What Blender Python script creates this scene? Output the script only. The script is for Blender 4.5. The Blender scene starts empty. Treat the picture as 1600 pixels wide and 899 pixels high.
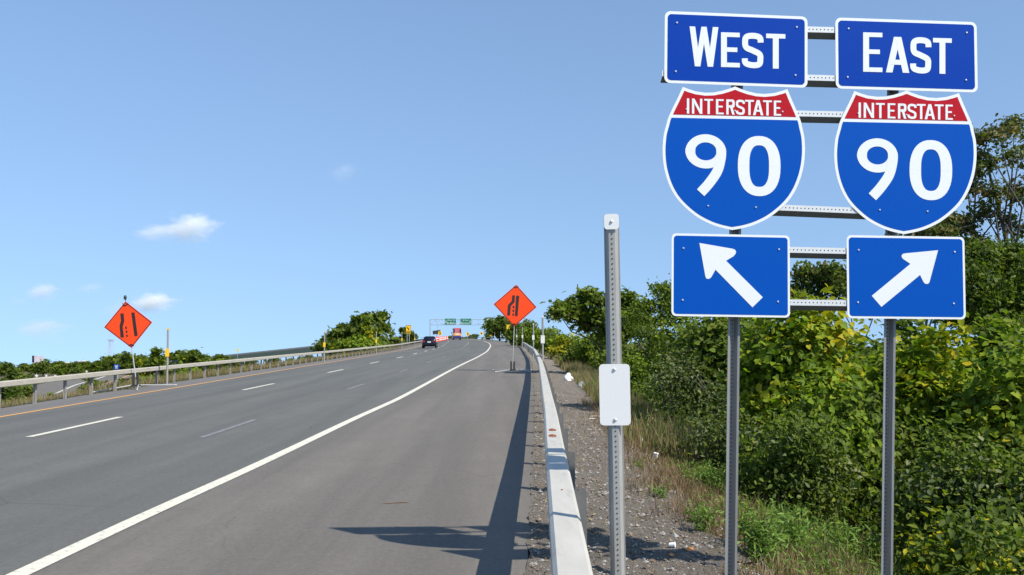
import bpy, bmesh, math, random
import numpy as np
from mathutils import Vector, Matrix

sc = bpy.context.scene
COL = sc.collection
rad = math.radians
rng = np.random.default_rng(7)
random.seed(7)

# ------------------------------------------------------------------ camera
CAMH, F, CX, CY = 1.66, 1386.0, 800.0, 449.5
PITCH = math.atan(73.5 / F)
cam_d = bpy.data.cameras.new('camera')
cam = bpy.data.objects.new('camera', cam_d)
COL.objects.link(cam)
cam.location = (0, 0, CAMH)
cam.rotation_euler = (math.pi / 2 + PITCH, 0, 0)
cam_d.sensor_width = 36
cam_d.lens = 36 * F / 1600
cam_d.clip_start, cam_d.clip_end = 0.05, 20000
sc.camera = cam

# ------------------------------------------------------------------ sky, sun, exposure
SUN_TO = Vector((1.0, -0.81, 1.45)).normalized()          # towards the sun
SUN_EL = math.asin(SUN_TO.z)
SUN_AZ = math.atan2(SUN_TO.x, SUN_TO.y)
world = bpy.data.worlds.new('World')
sc.world = world
world.use_nodes = True
wt = world.node_tree
wt.nodes.clear()
w_out = wt.nodes.new('ShaderNodeOutputWorld')
w_bg = wt.nodes.new('ShaderNodeBackground')
w_sky = wt.nodes.new('ShaderNodeTexSky')
w_sky.sky_type = 'NISHITA'
w_sky.sun_disc = False
w_sky.sun_elevation = SUN_EL
w_sky.sun_rotation = SUN_AZ
w_sky.altitude = 50
w_sky.air_density = 1.0
w_sky.dust_density = 0.0
w_sky.ozone_density = 2.2
w_bg.inputs['Strength'].default_value = 0.124
w_tc = wt.nodes.new('ShaderNodeTexCoord')
w_map = wt.nodes.new('ShaderNodeMapping')
w_map.inputs['Location'].default_value = (0, 0, 0.19)
w_map.inputs['Scale'].default_value = (1, 1, 0.48)
wt.links.new(w_tc.outputs['Generated'], w_map.inputs[0])
wt.links.new(w_map.outputs[0], w_sky.inputs['Vector'])
w_hs = wt.nodes.new('ShaderNodeHueSaturation')
w_hs.inputs['Saturation'].default_value = 1.02
wt.links.new(w_sky.outputs[0], w_hs.inputs['Color'])
wt.links.new(w_hs.outputs[0], w_bg.inputs[0])
wt.links.new(w_bg.outputs[0], w_out.inputs[0])

sun_d = bpy.data.lights.new('sun', 'SUN')
sun_d.energy = 4.3
sun_d.angle = rad(0.53)
sun_d.color = (1.0, 0.94, 0.84)
sun = bpy.data.objects.new('sun', sun_d)
COL.objects.link(sun)
sun.rotation_euler = SUN_TO.to_track_quat('Z', 'Y').to_euler()
sun.location = (40, -20, 60)

vs = sc.view_settings
vs.view_transform = 'Standard'
vs.look = 'None'
vs.exposure = 0.52
vs.gamma = 1.0
sc.cycles.max_bounces = 8
sc.cycles.volume_bounces = 6
sc.cycles.transparent_max_bounces = 8


# ------------------------------------------------------------------ measuring helpers
FWD = Vector((0, math.cos(PITCH), math.sin(PITCH)))
UP = Vector((0, -math.sin(PITCH), math.cos(PITCH)))
CAM = Vector((0, 0, CAMH))


def ray(px, py):
    return Vector((px - CX, 0, 0)) + FWD * F + UP * (CY - py)


def at(px, py, Y):
    d = ray(px, py)
    return CAM + d * (Y / d.y)


def gnd(px, py, z=0.0):
    d = ray(px, py)
    return CAM + d * ((z - CAMH) / d.z)


def curve(pts):
    """smooth monotone curve through (s, value) points"""
    xs = np.array([p[0] for p in pts], float)
    ys = np.array([p[1] for p in pts], float)
    h = np.diff(xs)
    dl = np.diff(ys) / h
    m = np.zeros(len(xs))
    m[0], m[-1] = dl[0], dl[-1]
    for i in range(1, len(xs) - 1):
        if dl[i - 1] * dl[i] > 0:
            w1, w2 = 2 * h[i] + h[i - 1], h[i] + 2 * h[i - 1]
            m[i] = (w1 + w2) / (w1 / dl[i - 1] + w2 / dl[i])

    def f(x):
        x = np.asarray(x, float)
        i = np.clip(np.searchsorted(xs, x) - 1, 0, len(h) - 1)
        t = (x - xs[i]) / h[i]
        a = (1 + 2 * t) * (1 - t) ** 2 * ys[i] + t * (1 - t) ** 2 * h[i] * m[i]
        b = t * t * (3 - 2 * t) * ys[i + 1] + t * t * (t - 1) * h[i] * m[i + 1]
        r = a + b
        r = np.where(x < xs[0], ys[0] + m[0] * (x - xs[0]), r)
        return np.where(x > xs[-1], ys[-1] + m[-1] * (x - xs[-1]), r)
    return f


def from_px(px, z=0.0, head=None, tail=()):
    pts = []
    for p in px:
        q = gnd(p[0], p[1], z)
        pts.append((q.y, q.x))
    pts.sort()
    if head is not None:
        pts.insert(0, head)
    return curve(pts + list(tail))


# the lines of the road, X as a function of the distance Y ahead
X_edge = from_px([(28, 899), (199.5, 818.6), (400, 727.7), (550, 656.3), (629, 620), (704, 579), (725, 568.4),
                  (747.5, 557.5), (758.8, 550.8), (764.4, 544.8), (766.3, 539.9), (764, 536.5), (759.5, 534.6),
                  (747.5, 532)], head=(-12, -3.75), tail=[(320, -16.2), (400, -27.5), (600, -72)])
X_dash = from_px([(124.7, 665.7), (416.5, 602), (529.7, 578.9), (589, 565.9), (625, 558.5), (649.4, 552.75),
                  (666.6, 548.6), (678, 545.6), (685.6, 543.1), (691, 541.2)], head=(-12, -7.5),
                 tail=[(149, -11.3), (204, -14.6), (256, -18.4), (320, -25), (400, -36), (600, -81)])
X_faint = from_px([(360, 669), (563, 602), (676.9, 563.75)], head=(-12, -5.0),
                  tail=[(134, -7.0), (170, -8.3), (219, -11.5), (256, -14.3), (320, -20.6), (400, -32), (600, -77)])
X_yellow = curve([(-12, -10.9), (20, -11.25), (41, -11.7), (60, -12.05), (104, -12.85), (126, -13.7), (149, -15),
                  (204, -18.2), (256, -22.1), (320, -28.6), (400, -39.6), (600, -84.6)])
X_lrail = curve([(-12, -12.5), (22, -12.85), (30, -13.2), (60, -13.6), (111, -14.25), (126, -15.1), (149, -16.4),
                 (204, -19.6), (256, -23.5), (320, -30), (400, -41), (600, -86)])
BEAM_TOP = 0.72
X_rail = from_px([(864.6, 899), (852.5, 697.6), (849.6, 640), (847.3, 620), (844.5, 592), (839, 559), (830, 543.4),
                  (819, 536), (807.8, 531.7)], z=BEAM_TOP, head=(-12, -0.34),
                 tail=[(217, -2.4), (256, -5.0), (320, -11.5), (400, -22.8), (600, -67)])
BEAM_W = 0.16


def drop(Y):
    return 0.00014 * np.maximum(0, np.asarray(Y, float) - 360) ** 2


def zroad(X, Y):
    return -0.045 * np.maximum(0, X_dash(Y) - X) - drop(Y)


def smooth(a, b, x):
    t = np.clip((x - a) / (b - a), 0, 1)
    return t * t * (3 - 2 * t)


def zground(X, Y):
    X = np.asarray(X, float)
    Y = np.asarray(Y, float)
    xr, xl = X_rail(Y) - 0.12, X_lrail(Y)
    z = zroad(X, Y) - 0.03
    d = X - xr
    zr = -0.02 - 0.03 * d - 0.30 * np.maximum(0, d - 1.5) - 0.12 * np.maximum(0, d - 3.5)
    zr = np.maximum(zr, -3.2 + 2.3 * smooth(30, 90, Y) - 0.02 * np.minimum(d, 60)) - drop(Y)
    zr = zr - 14 * smooth(60, 700, d) - 0.03 * np.maximum(0, d - 900)
    z = np.where(d > 0, zr, z)
    e = xl - X
    z0 = zroad(xl, Y) - 0.03
    zl = z0 - 0.03 * e - 0.5 * np.maximum(0, e - 1.3)
    zl = np.maximum(zl, z0 - 7.2 - 0.002 * e)
    far = np.hypot(X, Y)
    zl = zl + drop(Y) * smooth(8, 70, e)
    zl = zl - 17 * smooth(170, 700, far) - 0.027 * np.maximum(0, far - 850)
    z = np.where(e > 0, zl, z)
    z = z - np.where((Y > 600), 0.02 * (Y - 600), 0) * np.where((d <= 0) & (e <= 0), 1, 0.3)
    return z


def gz(X, Y):
    return float(zground(X, Y))


# ------------------------------------------------------------------ materials
def mat(name, col, rough=0.6, metal=0.0, var=0.0, scale=20.0, bump=0.0, bscale=60.0, spec=0.5, dirt=None, dscale=3.0,
        stretch=None):
    m = bpy.data.materials.new(name)
    m.use_nodes = True
    nt = m.node_tree
    b = nt.nodes['Principled BSDF']
    b.inputs['Roughness'].default_value = rough
    b.inputs['Metallic'].default_value = metal
    b.inputs['Specular IOR Level'].default_value = spec
    b.inputs['Base Color'].default_value = (*col, 1)
    tc = nt.nodes.new('ShaderNodeTexCoord')
    src = tc.outputs['Object']
    if stretch:
        mp = nt.nodes.new('ShaderNodeMapping')
        mp.inputs['Scale'].default_value = stretch
        nt.links.new(src, mp.inputs[0])
        src = mp.outputs[0]
    last = None
    if var > 0:
        n = nt.nodes.new('ShaderNodeTexNoise')
        n.inputs['Scale'].default_value = scale
        n.inputs['Detail'].default_value = 6
        n.inputs['Roughness'].default_value = 0.65
        nt.links.new(src, n.inputs['Vector'])
        r = nt.nodes.new('ShaderNodeMapRange')
        r.inputs[1].default_value, r.inputs[2].default_value = 0.25, 0.75
        r.inputs[3].default_value, r.inputs[4].default_value = 1 - var, 1 + var
        nt.links.new(n.outputs[0], r.inputs[0])
        mx = nt.nodes.new('ShaderNodeMix')
        mx.data_type = 'RGBA'
        mx.blend_type = 'MULTIPLY'
        mx.inputs[0].default_value = 1
        mx.inputs[6].default_value = (*col, 1)
        cb = nt.nodes.new('ShaderNodeCombineColor')
        for i in range(3):
            nt.links.new(r.outputs[0], cb.inputs[i])
        nt.links.new(cb.outputs[0], mx.inputs[7])
        last = mx.outputs[2]
    if dirt:
        n = nt.nodes.new('ShaderNodeTexNoise')
        n.inputs['Scale'].default_value = dscale
        n.inputs['Detail'].default_value = 8
        n.inputs['Roughness'].default_value = 0.7
        nt.links.new(src, n.inputs['Vector'])
        r = nt.nodes.new('ShaderNodeMapRange')
        r.inputs[1].default_value, r.inputs[2].default_value = dirt[1], dirt[2]
        r.inputs[3].default_value, r.inputs[4].default_value = 0, dirt[3]
        nt.links.new(n.outputs[0], r.inputs[0])
        mx = nt.nodes.new('ShaderNodeMix')
        mx.data_type = 'RGBA'
        if last:
            nt.links.new(last, mx.inputs[6])
        else:
            mx.inputs[6].default_value = (*col, 1)
        mx.inputs[7].default_value = (*dirt[0], 1)
        nt.links.new(r.outputs[0], mx.inputs[0])
        last = mx.outputs[2]
    if last:
        nt.links.new(last, b.inputs['Base Color'])
    if bump > 0:
        n = nt.nodes.new('ShaderNodeTexNoise')
        n.inputs['Scale'].default_value = bscale
        n.inputs['Detail'].default_value = 5
        nt.links.new(tc.outputs['Object'], n.inputs['Vector'])
        bp = nt.nodes.new('ShaderNodeBump')
        bp.inputs['Strength'].default_value = bump
        bp.inputs['Distance'].default_value = 0.02
        nt.links.new(n.outputs[0], bp.inputs['Height'])
        nt.links.new(bp.outputs[0], b.inputs['Normal'])
    return m


def leaf_mat(name, cols, transl=0.38, rough=0.62):
    """leaf colours spread over single leaves and over patches of the plant"""
    m = bpy.data.materials.new(name)
    m.use_nodes = True
    nt = m.node_tree
    b = nt.nodes['Principled BSDF']
    out = nt.nodes['Material Output']
    g = nt.nodes.new('ShaderNodeNewGeometry')
    tc = nt.nodes.new('ShaderNodeTexCoord')
    n = nt.nodes.new('ShaderNodeTexNoise')
    n.inputs['Scale'].default_value = 1.3
    n.inputs['Detail'].default_value = 2
    nt.links.new(tc.outputs['Object'], n.inputs['Vector'])
    a = nt.nodes.new('ShaderNodeMath')
    a.operation = 'MULTIPLY_ADD'
    a.inputs[1].default_value = 0.75
    nt.links.new(g.outputs['Random Per Island'], a.inputs[0])
    s = nt.nodes.new('ShaderNodeMath')
    s.operation = 'MULTIPLY_ADD'
    s.inputs[1].default_value = 1.1
    s.inputs[2].default_value = -0.42
    nt.links.new(n.outputs[0], s.inputs[0])
    nt.links.new(s.outputs[0], a.inputs[2])
    cr = nt.nodes.new('ShaderNodeValToRGB')
    e = cr.color_ramp.elements
    while len(e) < len(cols):
        e.new(0.5)
    for i, c in enumerate(cols):
        e[i].position = i / (len(cols) - 1)
        e[i].color = (*c, 1)
    nt.links.new(a.outputs[0], cr.inputs[0])
    b.inputs['Roughness'].default_value = rough
    b.inputs['Specular IOR Level'].default_value = 0.18
    nt.links.new(cr.outputs[0], b.inputs['Base Color'])
    t = nt.nodes.new('ShaderNodeBsdfTranslucent')
    mg = nt.nodes.new('ShaderNodeMix')
    mg.data_type = 'RGBA'
    mg.blend_type = 'MULTIPLY'
    mg.inputs[0].default_value = 1
    mg.inputs[7].default_value = (1.3, 1.5, 0.5, 1)
    nt.links.new(cr.outputs[0], mg.inputs[6])
    nt.links.new(mg.outputs[2], t.inputs[0])
    ms = nt.nodes.new('ShaderNodeMixShader')
    ms.inputs[0].default_value = transl
    nt.links.new(b.outputs[0], ms.inputs[1])
    nt.links.new(t.outputs[0], ms.inputs[2])
    nt.links.new(ms.outputs[0], out.inputs[0])
    return m


def asphalt(name, base, tint2, speck, streak, patch):
    m = bpy.data.materials.new(name)
    m.use_nodes = True
    nt = m.node_tree
    L = nt.links.new
    b = nt.nodes['Principled BSDF']
    b.inputs['Roughness'].default_value = 0.85
    b.inputs['Specular IOR Level'].default_value = 0.25
    tc = nt.nodes.new('ShaderNodeTexCoord')

    def noise(scale, detail, st=None, rough=0.6):
        n = nt.nodes.new('ShaderNodeTexNoise')
        n.inputs['Scale'].default_value = scale
        n.inputs['Detail'].default_value = detail
        n.inputs['Roughness'].default_value = rough
        if st:
            mp = nt.nodes.new('ShaderNodeMapping')
            mp.inputs['Scale'].default_value = st
            L(tc.outputs['Object'], mp.inputs[0])
            L(mp.outputs[0], n.inputs['Vector'])
        else:
            L(tc.outputs['Object'], n.inputs['Vector'])
        return n.outputs[0]

    def rng_(src, a, c, lo, hi):
        r = nt.nodes.new('ShaderNodeMapRange')
        r.inputs[1].default_value, r.inputs[2].default_value = a, c
        r.inputs[3].default_value, r.inputs[4].default_value = lo, hi
        L(src, r.inputs[0])
        return r.outputs[0]

    def mix(f, A, B, mode='MIX'):
        x = nt.nodes.new('ShaderNodeMix')
        x.data_type = 'RGBA'
        x.blend_type = mode
        if isinstance(f, float):
            x.inputs[0].default_value = f
        else:
            L(f, x.inputs[0])
        for v, k in ((A, 6), (B, 7)):
            if isinstance(v, tuple):
                x.inputs[k].default_value = (*v, 1)
            else:
                L(v, x.inputs[k])
        return x.outputs[2]
    c = mix(rng_(noise(0.8, 5, (1.5, 0.07, 1)), 0.38, 0.62, 0, streak), base, tint2)
    c = mix(rng_(noise(1.6, 6), 0.3, 0.7, 0, patch), c, tuple(0.72 * v for v in base))
    # oil drips and tar specks
    c = mix(rng_(noise(5.5, 6, None, 0.7), 0.66, 0.76, 0, 0.55), c, (0.05, 0.048, 0.046))
    # hairline cracks
    vc = nt.nodes.new('ShaderNodeTexVoronoi')
    vc.feature = 'DISTANCE_TO_EDGE'
    vc.inputs['Scale'].default_value = 0.33
    wv = nt.nodes.new('ShaderNodeMix')
    wv.data_type = 'VECTOR'
    wv.inputs[0].default_value = 0.12
    nz = nt.nodes.new('ShaderNodeTexNoise')
    nz.inputs['Scale'].default_value = 2.2
    nz.inputs['Detail'].default_value = 6
    L(tc.outputs['Object'], nz.inputs['Vector'])
    L(tc.outputs['Object'], wv.inputs[4])
    L(nz.outputs['Color'], wv.inputs[5])
    L(wv.outputs[1], vc.inputs['Vector'])
    ck = rng_(vc.outputs['Distance'], 0.0, 0.0035, 0.6, 0.0)
    gate = nt.nodes.new('ShaderNodeMath')
    gate.operation = 'MULTIPLY'
    L(ck, gate.inputs[0])
    L(rng_(noise(0.35, 3), 0.5, 0.6, 0, 1), gate.inputs[1])
    c = mix(gate.outputs[0], c, (0.045, 0.044, 0.042))
    fine = noise(150, 4, None, 0.8)
    med = rng_(noise(22, 5, (1, .55, 1), 0.75), 0.3, 0.7, 0.86, 1.14)
    cb2 = nt.nodes.new('ShaderNodeCombineColor')
    for i in range(3):
        L(med, cb2.inputs[i])
    c = mix(1.0, c, cb2.outputs[0], 'MULTIPLY')
    k = rng_(fine, 0.3, 0.7, 1 - speck, 1 + speck)
    cb = nt.nodes.new('ShaderNodeCombineColor')
    for i in range(3):
        L(k, cb.inputs[i])
    c = mix(1.0, c, cb.outputs[0], 'MULTIPLY')
    # pale stone chips
    vo = nt.nodes.new('ShaderNodeTexVoronoi')
    vo.inputs['Scale'].default_value = 26
    L(tc.outputs['Object'], vo.inputs['Vector'])
    c = mix(rng_(vo.outputs['Distance'], 0.07, 0.11, 0.55, 0.0), c, (0.42, 0.40, 0.37))
    L(c, b.inputs['Base Color'])
    bp = nt.nodes.new('ShaderNodeBump')
    bp.inputs['Strength'].default_value = 0.5
    bp.inputs['Distance'].default_value = 0.006
    L(fine, bp.inputs['Height'])
    L(bp.outputs[0], b.inputs['Normal'])
    return m


M = {}
M['lane'] = asphalt('lane_asphalt', (0.140, 0.139, 0.124), (0.108, 0.108, 0.098), 0.28, 1.0, 0.42)
M['shoulder'] = asphalt('shoulder_asphalt', (0.176, 0.159, 0.135), (0.130, 0.118, 0.102), 0.26, 1.0, 0.5)
M['lshoulder'] = asphalt('left_shoulder_asphalt', (0.175, 0.165, 0.152), (0.15, 0.14, 0.13), 0.2, 1.0, 0.4)
M['line_white'] = mat('white_line_paint', (0.66, 0.62, 0.49), 0.6, var=0.10, scale=9, dirt=((0.2, 0.195, 0.18), 0.53, 0.70, 0.8), dscale=14)
M['line_worn'] = mat('worn_line_paint', (0.27, 0.27, 0.265), 0.7, var=0.2, scale=12, dirt=((0.14, 0.14, 0.13), 0.40, 0.56, 1.0), dscale=9)
M['line_yellow'] = mat('yellow_line_paint', (0.68, 0.33, 0.06), 0.6, var=0.12, scale=7, dirt=((0.3, 0.22, 0.13), 0.55, 0.75, 0.6), dscale=14)
M['galv'] = mat('galvanised_steel', (0.47, 0.445, 0.385), 0.6, 0.0, var=0.10, scale=4, dirt=((0.27, 0.24, 0.19), 0.54, 0.75, 0.7), dscale=3.5,
                stretch=(3, 0.6, 3))
M['galv_post'] = mat('galvanised_post', (0.33, 0.32, 0.29), 0.55, 0.1, var=0.16, scale=14, stretch=(3, 3, 0.4))
M['beam_old'] = mat('weathered_rail', (0.42, 0.385, 0.31), 0.75, 0.0, var=0.14, scale=5, dirt=((0.16, 0.15, 0.13), 0.58, 0.72, 0.8), dscale=2.2,
                    stretch=(0.8, 0.8, 2.5))
M['rail_post'] = mat('guardrail_post_steel', (0.125, 0.125, 0.12), 0.75, 0.0, var=0.2, scale=10)
M['bar_shade'] = mat('shaded_bar_steel', (0.14, 0.14, 0.14), 0.6, 0.2)  # darker copy of the bar steel, shade painted on its underside
M['post_old'] = mat('weathered_post', (0.27, 0.25, 0.22), 0.8, 0.0, var=0.25, scale=8)
M['bar'] = mat('galvanised_bar', (0.62, 0.62, 0.60), 0.5, 0.1, var=0.05, scale=30)
M['bar_dark'] = mat('sign_post_steel', (0.23, 0.225, 0.215), 0.6, 0.1, var=0.15, scale=18, stretch=(3, 3, 0.4))
M['hole'] = mat('hole_shadow', (0.03, 0.03, 0.03), 0.9)
M['hole_pale'] = mat('hole_bright', (0.55, 0.6, 0.66), 0.6)  # sky showing through the bar's lower holes, painted as pale discs
M['bolt'] = mat('bolt_steel', (0.62, 0.62, 0.6), 0.35, 0.6)
M['plate'] = mat('white_reflective_plate', (0.74, 0.72, 0.68), 0.5, var=0.03, scale=40, stretch=(4, 4, 1))
M['sheet_white'] = mat('white_sheeting', (0.73, 0.73, 0.71), 0.45, var=0.025, scale=60)
M['sheet_blue'] = mat('blue_sheeting', (0.0, 0.070, 0.37), 0.5, spec=0.08, var=0.07, scale=45, stretch=(5, 5, 0.7))
M['sheet_navy'] = mat('deep_blue_sheeting', (0.0, 0.042, 0.31), 0.5, spec=0.08, var=0.10, scale=45, stretch=(5, 5, 0.7))
M['sheet_red'] = mat('red_sheeting', (0.42, 0.010, 0.018), 0.5, spec=0.08, var=0.05, scale=45)
M['rust'] = mat('rust', (0.24, 0.08, 0.03), 0.9, var=0.4, scale=60)
M['orange'] = mat('orange_sheeting', (0.96, 0.078, 0.016), 0.55, spec=0.15, var=0.04, scale=6)
M['black'] = mat('black_vinyl', (0.03, 0.015, 0.014), 0.6)
M['alu'] = mat('aluminium_mast', (0.50, 0.49, 0.46), 0.5, 0.3, var=0.08)
M['darksteel'] = mat('dark_steel', (0.05, 0.05, 0.05), 0.6, 0.3)
M['yellow'] = mat('yellow_sheeting', (0.93, 0.55, 0.012), 0.45, var=0.03)
M['green_sign'] = mat('green_sheeting', (0.0, 0.20, 0.12), 0.45)
M['gantry'] = mat('gantry_steel', (0.42, 0.45, 0.47), 0.5, 0.3)
M['bark'] = mat('bark', (0.085, 0.07, 0.055), 0.95, var=0.35, scale=12, bump=0.6, bscale=30, stretch=(3, 3, 0.6))
M['twig'] = mat('twig', (0.22, 0.19, 0.16), 0.9, var=0.3, scale=20)
M['leaf_dark'] = leaf_mat('leaf_dark', [(0.044, 0.070, 0.013), (0.072, 0.106, 0.017), (0.105, 0.142, 0.022), (0.15, 0.18, 0.03)])
M['leaf_mid'] = leaf_mat('leaf_mid', [(0.060, 0.098, 0.012), (0.100, 0.148, 0.016), (0.150, 0.198, 0.022), (0.22, 0.25, 0.03)])
M['leaf_vine'] = leaf_mat('leaf_vine', [(0.075, 0.125, 0.010), (0.13, 0.20, 0.012), (0.20, 0.27, 0.016), (0.29, 0.32, 0.022)], 0.35)
M['leaf_gold'] = leaf_mat('leaf_gold', [(0.14, 0.175, 0.010), (0.24, 0.26, 0.012), (0.40, 0.36, 0.018), (0.58, 0.44, 0.03)], 0.35)
M['leaf_grey'] = leaf_mat('leaf_grey', [(0.05, 0.075, 0.026), (0.085, 0.11, 0.04), (0.14, 0.165, 0.066), (0.24, 0.25, 0.12)], 0.25)
M['leaf_autumn'] = leaf_mat('leaf_autumn', [(0.06, 0.075, 0.022), (0.10, 0.105, 0.032), (0.15, 0.135, 0.04), (0.22, 0.135, 0.045)], 0.25)
M['weed'] = leaf_mat('weed_leaf', [(0.08, 0.15, 0.02), (0.13, 0.22, 0.04), (0.19, 0.28, 0.06), (0.28, 0.33, 0.07)], 0.3, 0.6)
M['dry'] = leaf_mat('dry_grass', [(0.19, 0.13, 0.07), (0.24, 0.165, 0.09), (0.38, 0.30, 0.17), (0.30, 0.25, 0.12)], 0.3, 0.8)
M['drybrown'] = leaf_mat('brown_brush', [(0.09, 0.05, 0.03), (0.15, 0.09, 0.055), (0.22, 0.14, 0.085), (0.26, 0.19, 0.12)], 0.2, 0.8)
M['grassg'] = leaf_mat('rank_grass', [(0.09, 0.11, 0.035), (0.15, 0.16, 0.055), (0.21, 0.21, 0.08), (0.30, 0.26, 0.12)], 0.3, 0.7)
M['stone'] = mat('stone_chips', (0.27, 0.255, 0.235), 0.9, var=0.4, scale=9)
M['white_plastic'] = mat('white_plastic', (0.80, 0.80, 0.78), 0.4)
M['concrete'] = mat('concrete', (0.40, 0.38, 0.34), 0.85, var=0.12, scale=4)


# ------------------------------------------------------------------ mesh builder
def basis(axis):
    z = Vector(axis).normalized()
    x = z.orthogonal().normalized()
    return x, z.cross(x).normalized(), z


class MB:
    def __init__(s):
        s.v, s.f, s.m = [], [], []

    def add(s, vs_, fs, mi=0):
        o = len(s.v)
        s.v += [tuple(p) for p in vs_]
        s.f += [tuple(i + o for i in f) for f in fs]
        s.m += [mi] * len(fs)
        return s

    def box(s, c, d, R=None, mi=0, taper=1.0):
        P = []
        for z in (-.5, .5):
            k = 1 if z < 0 else taper
            for x, y in ((-.5, -.5), (.5, -.5), (.5, .5), (-.5, .5)):
                p = Vector((x * d[0] * k, y * d[1] * k, z * d[2]))
                P.append((R @ p if R else p) + Vector(c))
        return s.add(P, [(3, 2, 1, 0), (4, 5, 6, 7), (0, 1, 5, 4), (1, 2, 6, 5), (2, 3, 7, 6), (3, 0, 4, 7)], mi)

    def tube(s, pts, r, n=8, mi=0, caps=True):
        pts = [Vector(p) for p in pts]
        if not hasattr(r, '__len__'):
            r = [r] * len(pts)
        V = []
        x = None
        for i, p in enumerate(pts):
            t = (pts[min(i + 1, len(pts) - 1)] - pts[max(i - 1, 0)])
            if t.length < 1e-9:
                t = Vector((0, 0, 1))
            t.normalize()
            if x is None:
                x = t.orthogonal().normalized()
            else:
                x = (x - t * x.dot(t))
                x = x.normalized() if x.length > 1e-6 else t.orthogonal().normalized()
            y = t.cross(x)
            for k in range(n):
                a = 2 * math.pi * k / n
                V.append(p + (x * math.cos(a) + y * math.sin(a)) * r[i])
        Fs = []
        for i in range(len(pts) - 1):
            for k in range(n):
                k2 = (k + 1) % n
                Fs.append((i * n + k, i * n + k2, (i + 1) * n + k2, (i + 1) * n + k))
        if caps:
            Fs.append(tuple(range(n - 1, -1, -1)))
            Fs.append(tuple((len(pts) - 1) * n + k for k in range(n)))
        return s.add(V, Fs, mi)

    def plate(s, front, back, mi=0):
        """closed slab between two matching outlines of 3D points"""
        n = len(front)
        Fs = [tuple(range(n)), tuple(range(2 * n - 1, n - 1, -1))]
        Fs += [(i, n + i, n + (i + 1) % n, (i + 1) % n) for i in range(n)]
        return s.add(list(front) + list(back), Fs, mi)

    def sweep(s, rings, closed_profile=True, caps=True, mi=0):
        n = len(rings[0])
        V = [p for r in rings for p in r]
        Fs = []
        for i in range(len(rings) - 1):
            for k in range(n if closed_profile else n - 1):
                k2 = (k + 1) % n
                Fs.append((i * n + k, i * n + k2, (i + 1) * n + k2, (i + 1) * n + k))
        if caps and closed_profile:
            Fs.append(tuple(range(n - 1, -1, -1)))
            Fs.append(tuple((len(rings) - 1) * n + k for k in range(n)))
        return s.add(V, Fs, mi)

    def ball(s, c, r, n=8, mi=0, noise=0.0):
        r = Vector(r) if hasattr(r, '__len__') else Vector((r, r, r))
        V, Fs = [], []
        h = n // 2 + 1
        for i in range(h + 1):
            th = math.pi * i / h
            for k in range(n):
                a = 2 * math.pi * k / n
                j = 1 + (random.uniform(-noise, noise) if noise else 0)
                V.append(Vector(c) + Vector((r.x * math.sin(th) * math.cos(a) * j, r.y * math.sin(th) * math.sin(a) * j,
                                             r.z * math.cos(th) * j)))
        for i in range(h):
            for k in range(n):
                k2 = (k + 1) % n
                Fs.append((i * n + k, (i + 1) * n + k, (i + 1) * n + k2, i * n + k2))
        return s.add(V, Fs, mi)

    def build(s, name, mats, parent=None, world_=False, bev=0.0, smooth_=False):
        me = bpy.data.meshes.new(name)
        off = Vector(parent.location) if (parent is not None and world_) else Vector((0, 0, 0))
        if world_ and parent is not None and parent.parent is not None:
            off = off + Vector(parent.parent.location)
        me.from_pydata([tuple(Vector(p) - off) for p in s.v], [], s.f)
        if not isinstance(mats, (list, tuple)):
            mats = [mats]
        for m_ in mats:
            me.materials.append(m_)
        if len(mats) > 1:
            me.polygons.foreach_set('material_index', s.m)
        if smooth_:
            me.polygons.foreach_set('use_smooth', [True] * len(me.polygons))
        me.update()
        o = bpy.data.objects.new(name, me)
        COL.objects.link(o)
        if parent is not None:
            o.parent = parent
        if bev > 0:
            b = o.modifiers.new('edge', 'BEVEL')
            b.width = bev
            b.segments = 2
            b.limit_method = 'ANGLE'
        return o


def tag(o, label=None, cat=None, group=None, kind=None):
    if label:
        o['label'] = label
    if cat:
        o['category'] = cat
    if group:
        o['group'] = group
    if kind:
        o['kind'] = kind
    return o


def empty(name, loc, label, cat, group=None, rz=0.0):
    o = bpy.data.objects.new(name, None)
    COL.objects.link(o)
    o.location = loc
    o.rotation_euler = (0, 0, rz)
    o.empty_display_size = 0.2
    return tag(o, label, cat, group)


def copy_tree(o, parent=None):
    c = o.copy()
    COL.objects.link(c)
    if parent is not None:
        c.parent = parent
    for ch in list(o.children):
        copy_tree(ch, c)
    return c


def struct(name, mb, m, **k):
    return tag(mb.build(name, m, **k), kind='structure')


# ------------------------------------------------------------------ ground
YS = np.concatenate([np.arange(-14, 20, 0.5), np.arange(20, 60, 1.5), np.arange(60, 150, 4), np.arange(150, 420, 10),
                     np.arange(420, 900, 40), [1000, 1200, 1500, 2000, 2800, 4000]])
RD = np.concatenate([np.arange(0, 4, 0.25), np.arange(4, 14, 1.0), [16, 20, 26, 34, 45, 60, 90, 140, 220, 350, 600, 1000, 1800, 3000]])
LD = np.concatenate([np.arange(0, 3, 0.3), np.arange(3, 18, 1.2), [20, 25, 32, 42, 55, 75, 100, 140, 200, 280, 400, 550, 750, 1000, 1600, 2600, 4000]])


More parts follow.
